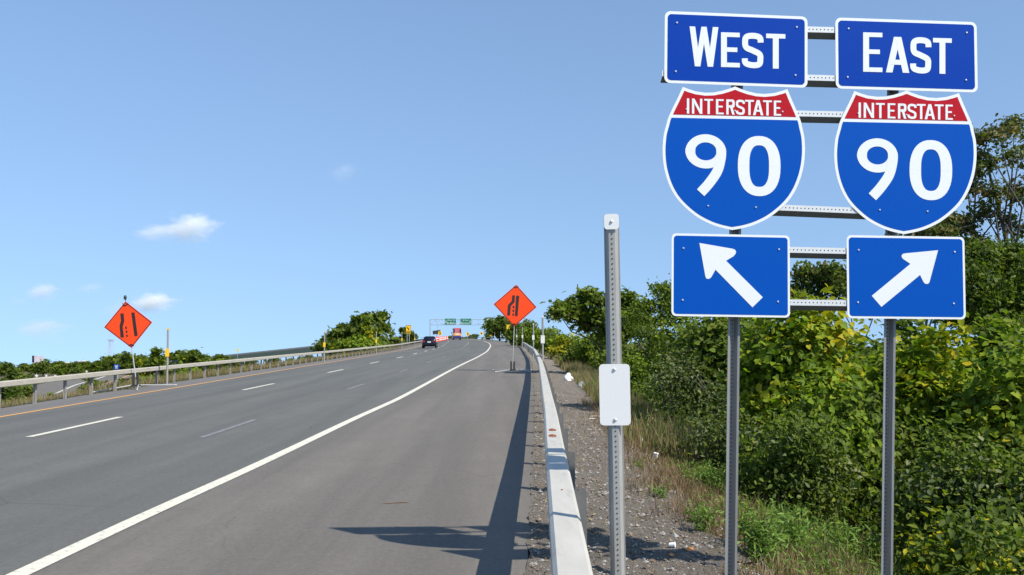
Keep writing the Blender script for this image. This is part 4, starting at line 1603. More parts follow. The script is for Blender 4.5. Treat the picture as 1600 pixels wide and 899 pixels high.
# trees behind the gantry
for px, yt, Y, hw, lb in ((741, 521.5, 420, 8, 'green tree behind the chevron sign under the gantry'), (705, 525.5, 420, 6, 'low green bush beyond the painted bus'),
                          (729, 526, 430, 8, 'low green bush under the chevron sign'), (760, 525, 400, 7, 'low green bush by the gantry foot')):
    px_plant('bush' if 'bush' in lb else 'tree', lb, 'bush' if 'bush' in lb else 'tree', 'plants beyond the gantry', px, yt, Y, hw, shape='spray', size=1.2, mats=('leaf_mid', 'leaf_dark'), mixw=(.5, .5), ncl=40, nleaf=16,
             cr=hw * Y / F * .18, trunk=.2)


# ------------------------------------------------------------------ grass, weeds, stones
def blades(name, P, h, w, mats, lean=.35, mi=None, seg=2):
    n = len(P)
    a = rng.uniform(0, 2 * math.pi, n)
    d = np.stack([np.cos(a), np.sin(a), np.zeros(n)], 1)
    q = rng.uniform(0, 2 * math.pi, n)
    ld = np.stack([np.cos(q), np.sin(q), np.zeros(n)], 1) * (rng.uniform(0.1, 1, n) * lean * h)[:, None]
    V = np.zeros((n, 5, 3))
    V[:, 0] = P - d * (w / 2)[:, None]
    V[:, 1] = P + d * (w / 2)[:, None]
    m = P + ld * .35 + np.array([0, 0, 1]) * (h * .55)[:, None]
    V[:, 2] = m + d * (w * .38)[:, None]
    V[:, 3] = m - d * (w * .38)[:, None]
    V[:, 4] = P + ld + np.array([0, 0, 1]) * (h * (1 - .25 * lean))[:, None]
    me = bpy.data.meshes.new(name)
    me.vertices.add(n * 5)
    me.vertices.foreach_set('co', V.reshape(-1))
    per = np.array([0, 1, 2, 3, 3, 2, 4])
    loops = (per[None] + (np.arange(n) * 5)[:, None]).reshape(-1)
    st = (np.array([0, 4])[None] + (np.arange(n) * 7)[:, None]).reshape(-1)
    me.loops.add(len(loops))
    me.loops.foreach_set('vertex_index', loops.astype(np.int32))
    me.polygons.add(2 * n)
    me.polygons.foreach_set('loop_start', st.astype(np.int32))
    for m_ in mats:
        me.materials.append(m_)
    if mi is not None:
        me.polygons.foreach_set('material_index', np.repeat(mi, 2).astype(np.int32))
    me.update(calc_edges=True)
    o = bpy.data.objects.new(name, me)
    COL.objects.link(o)
    return o


def scatter_right(n, y0, y1, d0, d1, powy=1.0, clump=None):
    y_ = y0 + (y1 - y0) * rng.uniform(0, 1, n) ** powy
    d = rng.uniform(d0, d1, n)
    if clump:
        cy, cd = y0 + (y1 - y0) * rng.uniform(0, 1, clump) ** powy, rng.uniform(d0, d1, clump)
        w = rng.integers(0, clump, n)
        y_ = cy[w] + rng.normal(0, .16, n)
        d = cd[w] + rng.normal(0, .16, n)
    x = X_rail(y_) - 0.12 + d
    return np.stack([x, y_, zground(x, y_)], 1), d


P, d = scatter_right(30000, 5, 40, 1.75, 6.0, 1.3)
tag(blades('rank_grass', P, rng.uniform(.10, .38, len(P)) * np.clip((d - 1.2) / 1.2, .3, 1), rng.uniform(.006, .014, len(P)), [M['grassg'], M['dry'], M['weed']], .5,
           rng.choice(3, len(P), p=(.4, .3, .3))), 'rank grass and weeds covering the slope below the gravel verge', 'grass', kind='stuff')
P, d = scatter_right(34000, 13, 80, 1.45, 4.6, 1.2)
tag(blades('tall_dry_grass', P, rng.uniform(.3, .85, len(P)) * np.clip((d - .9) / 1.2, .3, 1), rng.uniform(.010, .022, len(P)), [M['grassg'], M['dry'], M['drybrown']], .4,
           rng.choice(3, len(P), p=(.5, .32, .18))), 'tall tan roadside grass along the verge past the tall post', 'grass', kind='stuff')
P, d = scatter_right(20000, 5.5, 22, 1.3, 2.9, 1.0, clump=260)
tag(blades('brown_brush', P, rng.uniform(.06, .30, len(P)), rng.uniform(.004, .009, len(P)), [M['drybrown'], M['dry']], .9, rng.choice(2, len(P), p=(.7, .3))),
    'dead brown brush along the edge of the gravel', 'grass', kind='stuff')
y_ = 16 + (150 - 16) * rng.uniform(0, 1, 64000) ** 1.7
e_ = rng.uniform(.15, 3.6, len(y_))
x_ = X_lrail(y_) - e_
P = np.stack([x_, y_, zground(x_, y_)], 1)
tag(blades('dry_verge_grass', P, rng.uniform(.08, .40, len(P)) * np.clip(e_ / .9, .35, 1.2) * np.where(y_ < 30, .6, 1.2), rng.uniform(.006, .016, len(P)) * np.clip(y_ / 40, .7, 2.2), [M['dry'], M['grassg'], M['weed'], M['drybrown']], .8,
           rng.choice(4, len(P), p=(.58, .22, .06, .14))), 'dry tan grass behind the far guardrail', 'grass', kind='stuff')

# low weeds on the slope
k = 420
P, d = scatter_right(k, 6, 32, 1.75, 3.6, 1.2)
n = 26
C = np.repeat(P, n, 0) + rng.normal(0, 1, (k * n, 3)) * np.array([.11, .11, 0]) + np.stack([np.zeros(k * n), np.zeros(k * n), rng.uniform(.03, .24, k * n) * np.repeat(rng.uniform(.5, 1.3, k), n)], 1)
leaf_mesh('low_weeds', C, rng.normal(0, .5, (k * n, 3)) + np.array([0, 0, .8]), rng.uniform(.03, .075, k * n), [M['weed'], M['leaf_vine']], 'narrow', None, np.repeat(rng.choice(2, k, p=(.75, .25)), n), droop=.2)
tag(bpy.data.objects['low_weeds'], 'low green weeds spread along the foot of the thicket', 'weeds', kind='stuff')

# stones of the verge
n = 16000
P, d = scatter_right(n, 2.8, 26, 0.0, 1.85, 1.5)
P[:, 2] += .028
s = np.clip(rng.lognormal(-4.75, .55, n), .004, .05)
oct_ = np.array([(1, 0, 0), (0, 1, 0), (-1, 0, 0), (0, -1, 0), (0, 0, .7), (0, 0, -.7)], float)
V = P[:, None, :] + oct_[None] * s[:, None, None] * rng.uniform(.6, 1.25, (n, 6, 1)) + np.array([0, 0, .006])
fo = [(0, 1, 4), (1, 2, 4), (2, 3, 4), (3, 0, 4), (1, 0, 5), (2, 1, 5), (3, 2, 5), (0, 3, 5)]
b = MB()
F_ = (np.array(fo)[None] + (np.arange(n) * 6)[:, None, None]).reshape(-1, 3)
b.v, b.f, b.m = V.reshape(-1, 3).tolist(), [tuple(q) for q in F_.tolist()], [0] * len(F_)
o = b.build('verge_gravel', [M['stone'], M['clod'], M['stone_pale']])
o.data.polygons.foreach_set('material_index', np.repeat(rng.choice(3, n, p=(.52, .43, .05)), 8).astype(np.int32))
tag(o, 'loose stones and chips on the gravel verge', 'gravel', kind='stuff')
# leaf litter and crumbs
n = 3200
P, d = scatter_right(n, 3, 26, -.02, 2.2, 1.3)
C = P + np.array([0, 0, .045])
leaf_mesh('leaf_litter', C, rng.normal(0, .35, (n, 3)) + np.array([0, 0, 1]), rng.uniform(.012, .045, n), [M['drybrown'], M['dry'], M['twig']], 'oval', None, rng.integers(0, 3, n))
tag(bpy.data.objects['leaf_litter'], 'scattered dead leaves and twigs on the gravel', 'leaf litter', kind='stuff')


def weed(label, px, py, h, r, n, size, mats=('weed',), shape='narrow', group='weeds on the verge', Y=None):
    p = gnd(px, py, 0)
    for _ in range(12):
        p = gnd(px, py, gz(p.x, p.y)) if Y is None else at(px, py, Y)
        if p.y < 0 or p.y > 60:
            p = at(px, py, 8)
            break
    z0 = gz(p.x, p.y)
    e = empty('weed', (p.x, p.y, z0 - .01), label, 'weed', group)
    k = max(6, n // 22)
    tips = np.stack([rng.normal(0, r * .5, k), rng.normal(0, r * .5, k), h * rng.uniform(.55, 1, k)], 1)
    b = MB()
    for t in tips:
        b.tube([(t[0] * .1, t[1] * .1, 0), (t[0] * .5, t[1] * .5, t[2] * .55), tuple(t)], [.004, .003, .0015], 4)
    b.build('stem', M['weed'], e)
    w = rng.integers(0, k, n)
    q = rng.uniform(.25, 1, n)
    C = tips[w] * np.stack([q, q, q], 1) + rng.normal(0, .035 + r * .05, (n, 3))
    C[:, 2] = np.maximum(C[:, 2], .02)
    N = rng.normal(0, .5, (n, 3)) + np.array([0, 0, .8])
    leaf_mesh('foliage', C, N, size * rng.uniform(.6, 1.3, n), [M[m] for m in mats], shape, e, rng.integers(0, len(mats), n) if len(mats) > 1 else None, droop=.2)
    return e


for a in (('small green weed sprouting on the bare gravel edge', 1033, 782, .18, .10, 140, .05),
          ('green weed by the broken orange shards', 1085, 822, .20, .12, 200, .05),
          ('bushy green weed between gravel edge and nearer sign post', 1100, 838, .32, .16, 260, .055),
          ('broad green weed clump at the foot of the nearer sign post', 1185, 880, .50, .26, 600, .075),
          ('pale green weed clump halfway between the sign posts', 1240, 875, .50, .28, 600, .07),
          ('green weed clump short of the farther sign post', 1310, 880, .48, .26, 520, .07),
          ('tall green weed clump below the glossy shrub', 1270, 830, .55, .28, 520, .07),
          ('green weeds with yellow flower heads behind the nearer sign post', 1110, 735, .50, .34, 700, .065, ('weed', 'leaf_vine')),
          ('green weed clump at the lower corner of the blank plate', 1030, 700, .42, .30, 560, .065),
          ('green weed clump beyond the littered cup', 1075, 708, .48, .34, 620, .065),
          ('yellow green weed clump in front of the tangled shrub', 1050, 690, .55, .3, 500, .065, ('weed', 'leaf_gold')),
          ('low green weed by the foot of the tall perforated post', 1000, 735, .14, .13, 160, .045),
          ('dark low weed mound behind the pale grey bag', 928, 616, .42, .34, 460, .07, ('leaf_dark', 'weed')),
          ('leafy weed clump halfway up the slope below the tangled shrub', 1120, 780, .45, .3, 560, .065),
        ('light weed clump right of the brown brush before the nearer sign post', 1085, 765, .34, .24, 380, .06),
        ('green weed near the farther sign post base', 1370, 890, .5, .26, 420, .07)):
    weed(*a)

# twig on the shoulder
b = MB()
p = gnd(598, 788)
q = gnd(637, 786.5)
m_ = p.lerp(q, .45) + Vector((0, .02, .006))
b.tube([p + Vector((0, 0, .006)), m_, p.lerp(q, .8) + Vector((0, .015, .01)), q + Vector((0, 0, .006))], [.003, .005, .005, .004], 5)
tag(b.build('twig', M['drybrown']), 'thin reddish twig lying on the shoulder beside the long shadow', 'twig')


# ------------------------------------------------------------------ litter
def on_slope(px, py):
    p = gnd(px, py, 0)
    for _ in range(15):
        p = gnd(px, py, gz(p.x, p.y))
    return Vector((p.x, p.y, gz(p.x, p.y) + .03))


def bag(label, px, py, w, h, m):
    p = on_slope(px, py)
    s_ = p.y / F
    b = MB()
    n, mrow = 18, 7
    V, Fs = [], []
    for i in range(mrow + 1):
        t = i / mrow
        for k in range(n):
            a = 2 * math.pi * k / n
            r = w * s_ / 2 * (math.cos(t * 1.45) ** .6) * (1 + .22 * math.sin(3 * a + i) + random.uniform(-.1, .1))
            V.append(p + Vector((r * math.cos(a), r * .8 * math.sin(a), h * s_ * t * (1 + .1 * math.sin(2 * a)))))
    for i in range(mrow):
        for k in range(n):
            Fs.append((i * n + k, i * n + (k + 1) % n, (i + 1) * n + (k + 1) % n, (i + 1) * n + k))
    Fs.append(tuple(mrow * n + k for k in range(n)))
    b.add(V, Fs)
    return tag(b.build('plastic_bag', m, smooth_=True), label, 'bag', 'litter on the verge')


bag('crumpled white plastic bag lying on the verge behind the guardrail', 888, 596, 14, 11, M['white_plastic'])
bag('crumpled pale grey bag lying next to a dark weed mound', 909, 607, 12, 9, mat('grey_plastic', (.42, .43, .42), .4, var=.2, scale=30))


def cup(label, px, py, r, h, m, rot):
    p = on_slope(px, py)
    e = empty('paper_cup', p, label, 'cup', 'litter on the verge')
    R = Matrix.Rotation(rot[0], 3, 'X') @ Matrix.Rotation(rot[1], 3, 'Y')
    b = MB()
    ax = R @ Vector((0, 0, 1))
    b.tube([ax * 0 + Vector((0, 0, r)), ax * h + Vector((0, 0, r))], [r * .78, r], 14)
    b.build('body', m, e)
    b = MB()
    b.tube([ax * (h * .985) + Vector((0, 0, r)), ax * (h * 1.06) + Vector((0, 0, r))], [r * 1.1, r * 1.02], 14)
    b.build('rim', M['white_plastic'], e)


cup('white paper cup standing tilted in the brush past the tall post', 1023, 726, .036, .09, M['white_plastic'], (.1, .2))
cup('clear drink cup lying on its side among the dead brush', 997, 698, .038, .11, mat('cup_blue_grey', (.5, .56, .6), .3), (1.2, .5))
cup('small white carton lying on the gravel near the broken shards', 1046, 862, .022, .045, M['white_plastic'], (1.3, 1.2))
M['shard'] = mat('orange_plastic', (.62, .22, .05), .5)
for lb, px, py, s_ in (('larger orange plastic shard by a green weed on the gravel', 1078, 868, .045), ('smaller orange plastic shard near the white carton', 1050, 876, .030)):
    p = on_slope(px, py)
    b = MB()
    ol = [(-1, -.3), (-.2, -.6), (.9, -.2), (.6, .4), (-.3, .55)]
    R = Matrix.Rotation(.5, 3, 'X') @ Matrix.Rotation(.3, 3, 'Y')
    b.plate([p + R @ Vector((x * s_, y * s_, .004)) + Vector((0, 0, s_ * .35)) for x, y in ol], [p + R @ Vector((x * s_, y * s_, 0)) + Vector((0, 0, s_ * .35)) for x, y in ol])
    tag(b.build('plastic_shard', M['shard']), lb, 'shard', 'litter on the verge')
for lb, px, py, L_ in (('bleached white stick lying on the gravel behind the blank plate', 930, 655, .22), ('pale splinter of wood lying below the bleached stick', 926, 659, .14)):
    p = on_slope(px, py)
    b = MB()
    b.tube([p + Vector((-L_ / 2, 0, .02)), p + Vector((0, .02, .03)), p + Vector((L_ / 2, .03, .022))], [.009, .012, .007], 6)
    tag(b.build('stick', mat('bleached_wood', (.6, .56, .48), .8)), lb, 'stick', 'litter on the verge')


# ------------------------------------------------------------------ signs set on a plane facing the camera side
def pl(px, py, Y, front=0.0):
    q = at(px, py, Y)
    return Vector((q.x, Y - front, q.z))


def pslab(mb, pts, Y, front, thick=.003, mi=0):
    a = sum(pts[i][0] * pts[(i + 1) % len(pts)][1] - pts[(i + 1) % len(pts)][0] * pts[i][1] for i in range(len(pts)))
    if a > 0:
        pts = pts[::-1]
    f = [pl(x, y_, Y, front) for x, y_ in pts]
    mb.plate(f, [v + Vector((0, thick, 0)) for v in f], mi)


def kid(mb, name, m, root, **k):
    return mb.build(name, m, root, True, **k)


def shrink(c4, k):
    cx, cy = sum(p[0] for p in c4) / len(c4), sum(p[1] for p in c4) / len(c4)
    return [(cx + (p[0] - cx) * k, cy + (p[1] - cy) * k) for p in c4]


def diamond_sign(label, Y, c4, marks, foot, legs, flag, mast_top):
    ft = gnd(*foot)
    zf = float(zroad(ft.x, Y)) if ft.x < -9 else float(zroad(at(foot[0], foot[1], Y).x, Y))
    fp = at(foot[0], foot[1], Y)
    root = empty('diamond_work_sign', (fp.x, Y, zf), label, 'road sign', 'orange lane shift signs')
    b = MB()
    pslab(b, c4, Y, 0.0, .012)
    panel = kid(b, 'panel', M['orange'], root)
    b = MB()
    for i in range(4):
        a, c = shrink(c4, .975), shrink(c4, .935)
        pslab(b, [a[i], a[(i + 1) % 4], c[(i + 1) % 4], c[i]], Y, .004, .003)
    o = b.build('border', M['black'], None)
    o.parent = panel
    o.location = -Vector(root.location)
    b = MB()
    for mk in marks:
        pslab(b, mk, Y, .004, .003)
    o = b.build('symbol', M['black'], None)
    o.parent = panel
    o.location = -Vector(root.location)
    # mast, corner brackets
    b = MB()
    b.tube([pl(*mast_top, Y, -.03), pl(*c4[2], Y, -.03), Vector((fp.x, Y + .03, zf + .35))], .019, 8)
    kid(b, 'mast', M['alu'], root)
    for i, s_ in ((0, 1), (2, -1)):
        b = MB()
        v = pl(*c4[i], Y, .012)
        b.tube([v + Vector((-.10, 0, -.03 * s_ - .04 * s_)), v + Vector((-.03, 0, -.13 * s_)), v + Vector((.03, 0, -.13 * s_)), v + Vector((.10, 0, -.07 * s_))], .014, 6)
        kid(b, 'corner_bracket', M['black'], root)
    b = MB()
    b.box((fp.x, Y + .03, zf + .07), (.30, .16, .06))
    for dx in (-.07, .07):
        b.tube([(fp.x + dx, Y + .03, zf + .08), (fp.x + dx, Y + .03, zf + .46)], .035, 10)
        for k in range(7):
            b.tube([(fp.x + dx, Y + .03, zf + .12 + .05 * k), (fp.x + dx, Y + .03, zf + .135 + .05 * k)], .044, 10)
    kid(b, 'spring_base', M['darksteel'], root)
    for lg in legs:
        b = MB()
        tip = Vector((fp.x + lg[0], Y + lg[1], float(zroad(fp.x + lg[0], Y + lg[1])) + .025))
        b.tube([(fp.x + .1 * np.sign(lg[0]), Y + .03, zf + .09), tip], .020, 6)
        b.ball(tip, .032, 8)
        kid(b, 'leg', M['alu'], root)
    if flag:
        b = MB()
        v = pl(*flag, Y)
        b.tube([pl(*c4[0], Y, -.03), v], .012, 6)
        b.ball(v + Vector((0, 0, .02)), (.055, .05, .085), 10)
        kid(b, 'warning_lamp', M['darksteel'], root, smooth_=True)
    return root


zc = lambda x, y_: (750 + x / 5.617, 440 + y_ / 5.617)
diamond_sign('orange diamond sign with lane shift symbol on a sprung stand on the shoulder', 40.0,
             [zc(318, 28), zc(497, 226), zc(300, 396), zc(119, 200)],
             [[zc(*p) for p in L_] for L_ in (
                 [(283, 122), (307, 122), (304, 182), (271, 216), (263, 300), (238, 298), (246, 205), (279, 172)],
                 [(317, 124), (345, 126), (330, 305), (306, 303)],
                 [(288, 213), (302, 214), (300, 235), (286, 234)], [(287, 247), (300, 248), (299, 268), (285, 267)], [(285, 281), (299, 282), (298, 301), (284, 300)])],
             (801, 580), [(-.75, -.9), (-.9, 1.2), (.85, 1.1), (.8, -.75)], None, zc(318, 60))
zc = lambda x, y_: (140 + x / 5.2875, 450 + y_ / 5.2875)
diamond_sign('tilted orange diamond sign with dark lamp on top beside the far guardrail', 30.6,
             [zc(296, 112), zc(517, 284), zc(346, 498), zc(119, 326)],
             [[zc(*p) for p in L_] for L_ in (
                 [(254, 212), (281, 211), (287, 275), (273, 322), (284, 408), (257, 411), (248, 312), (260, 272)],
                 [(345, 205), (371, 202), (397, 396), (371, 400)],
                 [(294, 320), (307, 319), (308, 339), (296, 340)], [(299, 354), (312, 353), (313, 371), (300, 372)], [(302, 388), (314, 386), (316, 404), (303, 406)])],
             (211, 607), [(-.80, -1.3), (.80, 1.6), (-.35, 1.2), (.45, -.9)], zc(294, 85), zc(296, 120))


def board_sign(name, label, Y, c4, marks, m, mm, posts, group=None, cat='road sign', border=True, mark_name='symbol'):
    cx = sum(p[0] for p in c4) / 4
    base = at(cx, c4[2][1], Y)
    zf = gz(base.x, Y)
    root = empty(name, (base.x, Y, zf), label, cat, group)
    b = MB()
    pslab(b, c4, Y, 0, .02)
    p_ = kid(b, 'panel', m, root)
    b = MB()
    for mk in marks:
        pslab(b, mk, Y, .02, .012)
    if border:
        a, c = shrink(c4, .95), shrink(c4, .88)
        for i in range(4):
            pslab(b, [a[i], a[(i + 1) % 4], c[(i + 1) % 4], c[i]], Y, .02, .012)
    if b.v:
        o = b.build(mark_name, mm, None)
        o.parent = p_
        o.location = -Vector(root.location)
    for x in posts:
        t = at(x, c4[0][1], Y)
        b = MB()
        b.box((t.x, Y + .05, (t.z + zf) / 2 - .2), (.09, .06, t.z - zf + .4))
        kid(b, 'post', M['alu'], root)
    return root


k = 8.889
zc = lambda x, y_: (600 + x / k, 470 + y_ / k)
arr = lambda x0, y0, s, fl: [(x0 + fl * a * s, y0 + c * s) for a, c in ((-.25, .55), (.0, .5), (-.02, .15), (.28, -.15), (.38, -.02), (.45, -.5), (.0, -.42), (.1, -.3), (-.28, 0))]
board_sign('exit_speed_sign', 'yellow upright panel on two legs with curved arrow and black figures above the far guardrail', 162, [zc(303, 340), zc(376, 340), zc(374, 463), zc(301, 463)],
           [arr(*zc(338, 390), 4.8, -1), [zc(314, 425), zc(330, 425), zc(330, 447), zc(314, 447)], [zc(338, 425), zc(352, 425), zc(352, 447), zc(338, 447)], [zc(357, 428), zc(366, 428), zc(366, 447), zc(357, 447)]],
           M['yellow'], M['black'], [zc(322, 0)[0], zc(352, 0)[0]], 'yellow exit speed signs')
zc = lambda x, y_: (740 + x / 4.493, 430 + y_ / 4.493)
board_sign('exit_speed_sign', 'small yellow upright panel with curved arrow peeping out under the orange diamond sign', 168, [zc(230, 347), zc(265, 347), zc(265, 402), zc(230, 402)],
           [arr(*zc(248, 370), 4.8, 1), [zc(237, 385), zc(244, 385), zc(244, 395), zc(237, 395)], [zc(247, 385), zc(258, 385), zc(258, 395), zc(247, 395)]],
           M['yellow'], M['black'], [zc(241, 0)[0], zc(256, 0)[0]], 'yellow exit speed signs')
chev = lambda x0, y0, w, h: [[(x0 - w * .3, y0 - h * .38), (x0, y0 - h * .38), (x0 + w * .32, y0), (x0, y0 + h * .38), (x0 - w * .3, y0 + h * .38), (x0 + w * .02, y0)]]
gC = 'yellow curve signs near the gantry'
for lb, Y, x, y_, w, h in (('yellow chevron sign beside the dark message board', 250, 687.5, 521, 5, 6.6), ('yellow chevron sign over the green tree past the bus', 330, 730.8, 521.8, 4.6, 5.2),
                           ('tiny yellow sign in front of the dark round tree by the gantry', 300, 766.2, 523, 2.6, 5)):
    board_sign('chevron_sign', lb, Y, [(x - w / 2, y_ - h / 2), (x + w / 2, y_ - h / 2), (x + w / 2, y_ + h / 2), (x - w / 2, y_ + h / 2)], chev(x, y_, w, h), M['yellow'], M['black'], [x], gC, border=False)
board_sign('curve_warning_sign', 'small yellow diamond sign just short of the gantry foot', 320, [(752.3, 517.8), (755.2, 521), (752.3, 524.2), (749.4, 521)], [[(751.3, 520), (753.3, 520), (753.3, 522.3), (751.3, 522.3)]],
           M['yellow'], M['black'], [752.3], gC, border=False)


# ------------------------------------------------------------------ overhead gantry
def text_mesh(txt, size, at_, m, parent, name='lettering', thick=.02):
    cu = bpy.data.curves.new('letters', 'FONT')
    cu.body = txt
    cu.size = size
    cu.align_x = 'CENTER'
    cu.align_y = 'CENTER'
    cu.extrude = thick / 2
    tmp = bpy.data.objects.new('letters', cu)
    COL.objects.link(tmp)
    bpy.context.view_layer.update()
    me = bpy.data.meshes.new_from_object(tmp.evaluated_get(bpy.context.evaluated_depsgraph_get()))
    bpy.data.objects.remove(tmp)
    bpy.data.curves.remove(cu)
    me.name = name
    me.materials.clear()
    me.materials.append(m)
    o = bpy.data.objects.new(name, me)
    COL.objects.link(o)
    o.parent = parent
    o.location = at_
    o.rotation_euler = (math.pi / 2, 0, 0)
    return o


YG = 350.0
g0, g1 = at(672.3, 499, YG), at(756.8, 498.4, YG)
root = empty('sign_gantry', (g0.x, YG, gz(g0.x, YG)), 'steel truss gantry with two green direction signs spanning the far road', 'gantry')
for g in (g0, g1):
    zb = gz(g.x, YG)
    b = MB()
    for dy_ in (-.5, .5):
        b.tube([(g.x, YG + dy_, zb - .3), (g.x, YG + dy_, g.z)], .17, 8)
    b.box((g.x, YG, zb + .5), (1.0, 1.8, 1.3))
    kid(b, 'post', M['gantry'], root)
zt, zb_ = at(700, 499.6, YG).z, at(700, 507.8, YG).z
b = MB()
for z in (zt, zb_):
    for dy_ in (-.5, .5):
        b.tube([(g0.x, YG + dy_, z), (g1.x, YG + dy_, z)], .11, 6)
nb = 9
for i in range(nb + 1):
    x = g0.x + (g1.x - g0.x) * i / nb
    b.tube([(x, YG - .5, zt), (x, YG - .5, zb_)], .06, 5)
    if i < nb:
        x2 = g0.x + (g1.x - g0.x) * (i + 1) / nb
        b.tube([(x, YG + .5, zt if i % 2 else zb_), (x2, YG + .5, zb_ if i % 2 else zt)], .05, 5)
kid(b, 'truss', M['gantry'], root)
for (xa, xc, lb, big, wd, ax, fl) in ((695.0, 713.0, 'green sign to the west', 'Buffalo', 'West', 697.6, -1), (719.4, 736.9, 'green sign to the east', 'Boston', 'East', 734.2, 1)):
    b = MB()
    c4 = [(xa, 498), (xc, 498), (xc, 508), (xa, 508)]
    pslab(b, c4, YG, 1.0, .08)
    p_ = kid(b, 'green_panel', M['green_sign'], root)
    p_['label'] = lb
    off = -Vector(root.location)
    b = MB()
    a_, c_ = shrink(c4, .985), shrink(c4, .955)
    for i in range(4):
        pslab(b, [a_[i], a_[(i + 1) % 4], c_[(i + 1) % 4], c_[i]], YG, 1.02, .02)
    s_ = 2.2
    cx, cy = ax, 503.0
    A = [(0, -1.0), (.55, -.35), (.25, -.38), (.55, .8), (.15, .9), (-.12, -.3), (-.42, -.2)]
    pslab(b, [(cx + fl * (p[0] * .9 + .1) * s_, cy + p[1] * s_) for p in A], YG, 1.02, .02)
    o = b.build('arrow_and_border', M['sheet_white'], None)
    o.parent = p_
    o.location = off
    mid = (xa + xc) / 2 - fl * 1.0
    q = at(mid, 505.4, YG)
    text_mesh(big, 1.25, Vector((q.x, YG - 1.03, q.z)) + off, M['sheet_white'], p_)
    q = at(mid + fl * 2.2 * 1, 500.7, YG)
    text_mesh(wd, .85, Vector((q.x, YG - 1.03, q.z)) + off, M['sheet_white'], p_)
    b = MB()
    sx = mid - fl * 3.0 if fl > 0 else mid + 4.2
    sh = [(-1, -.9), (1, -.9), (1.05, 0), (.6, .75), (0, 1.1), (-.6, .75), (-1.05, 0)]
    pslab(b, [(sx + p[0] * 1.35, 501 + p[1] * 1.35) for p in sh], YG, 1.02, .02)
    pslab(b, [(sx + p[0] * 1.15, 501 + p[1] * 1.15) for p in sh], YG, 1.04, .02, 1)
    o = b.build('route_marker', [M['sheet_white'], M['sheet_blue']], None)
    o.parent = p_
    o.location = off
    q = at(sx, 501, YG)
    text_mesh('90', .55, Vector((q.x, YG - 1.06, q.z)) + off, M['sheet_white'], p_, 'numeral')

# portable message board
YV = 262.0
p = at(682.5, 520, YV)
zb = gz(p.x, YV)
root = empty('message_board', (p.x, YV, zb), 'dark portable message board on a trailer in the closed lane', 'message board')
b = MB()
pslab(b, [(676.0, 517.2), (688.0, 515.7), (688.3, 521.6), (676.3, 523.0)], YV, 0, .25)
kid(b, 'board', M['darksteel'], root)
b = MB()
b.tube([(p.x, YV + .3, zb + .4), (p.x, YV + .3, p.z)], .09, 8)
kid(b, 'mast', M['alu'], root)
b = MB()
b.box((p.x, YV + .3, zb + .62), (1.5, 2.8, .25))
b.box((p.x, YV + .1, zb + .95), (.9, 1.0, .5))
kid(b, 'trailer', M['orange'], root)
for dx in (-.85, .85):
    b = MB()
    b.tube([(p.x + dx - .1, YV + .3, zb + .33), (p.x + dx + .1, YV + .3, zb + .33)], .33, 14)
    kid(b, 'wheel', M['black'], root)
# lighting pole behind it
YP = 300.0
p = at(684.3, 517, YP)
t = at(683.6, 504.5, YP)
zb = gz(p.x, YP)
root = empty('light_pole', (p.x, YP, zb), 'thin pole with two raised lamp arms behind the dark message board', 'light pole')
b = MB()
b.tube([(p.x, YP, zb), (t.x, YP, t.z)], [.10, .06], 6)
kid(b, 'pole', M['gantry'], root)
for dx in (-1, 1):
    b = MB()
    b.tube([t, t + Vector((dx * .45, 0, .35))], .05, 5)
    b.box(t + Vector((dx * .65, 0, .45)), (.5, .3, .14), Matrix.Rotation(-dx * .6, 3, 'Y'))
    kid(b, 'lamp', M['gantry'], root)

# drums of the closed lane
gB = 'orange drums closing the lane'


def drum():
    r = empty('traffic_drum', (0, 0, 0), 'orange and white banded drum in the row closing the far lane', 'traffic drum', gB)
    zs = [(0, .29), (.22, .285), (.44, .27), (.64, .26), (.84, .245), (.98, .23)]
    b = MB()
    b.tube([(0, 0, 0), (0, 0, .08)], .36, 14)
    b.build('base', M['black'], r)
    b = MB()
    for i in range(len(zs) - 1):
        b.tube([(0, 0, zs[i][0] + .06), (0, 0, zs[i + 1][0] + .06)], [zs[i][1], zs[i + 1][1]], 14, mi=i % 2)
    b.tube([(-.08, 0, 1.04), (-.05, 0, 1.13), (.05, 0, 1.13), (.08, 0, 1.04)], .02, 6)
    b.build('body', [M['orange'], M['sheet_white']], r)
    return r


dp = drum()
for i, (px, Y) in enumerate([(681.5, 205), (684.0, 213), (687.2, 226), (689.8, 237), (692.9, 250), (695.4, 262), (698.6, 280)]):
    o = dp if i == 0 else copy_tree(dp)
    x = (px - CX) / F * Y
    o.location = (x, Y, float(zroad(x, Y)))
    o.scale = (1.25, 1.25, 1.1)

# ------------------------------------------------------------------ car
M['car_paint'] = mat('dark_navy_paint', (.010, .011, .020), .22, .3)
M['car_glass'] = mat('dark_glass', (.02, .025, .03), .05, spec=.9)
M['tail_red'] = mat('tail_lamp', (.35, .01, .01), .2)
M['tyre'] = mat('tyre', (.02, .02, .02), .9)


def rounded_body(b, secs, mi=0):
    """loft of rounded cross-sections (y, half width bottom, half width top, z bottom, z top)"""
    R_ = []
    for y_, wb, wt_, z0, z1_ in secs:
        ring = []
        h = z1_ - z0
        for x, z in ((-.86, 0), (-1, .12), (-1, .5), (-.98, .8), (-.88, 1), (.88, 1), (.98, .8), (1, .5), (1, .12), (.86, 0)):
            w_ = wb + (wt_ - wb) * z
            ring.append((x * w_, y_, z0 + z * h))
        R_.append(ring)
    b.sweep(R_, mi=mi)


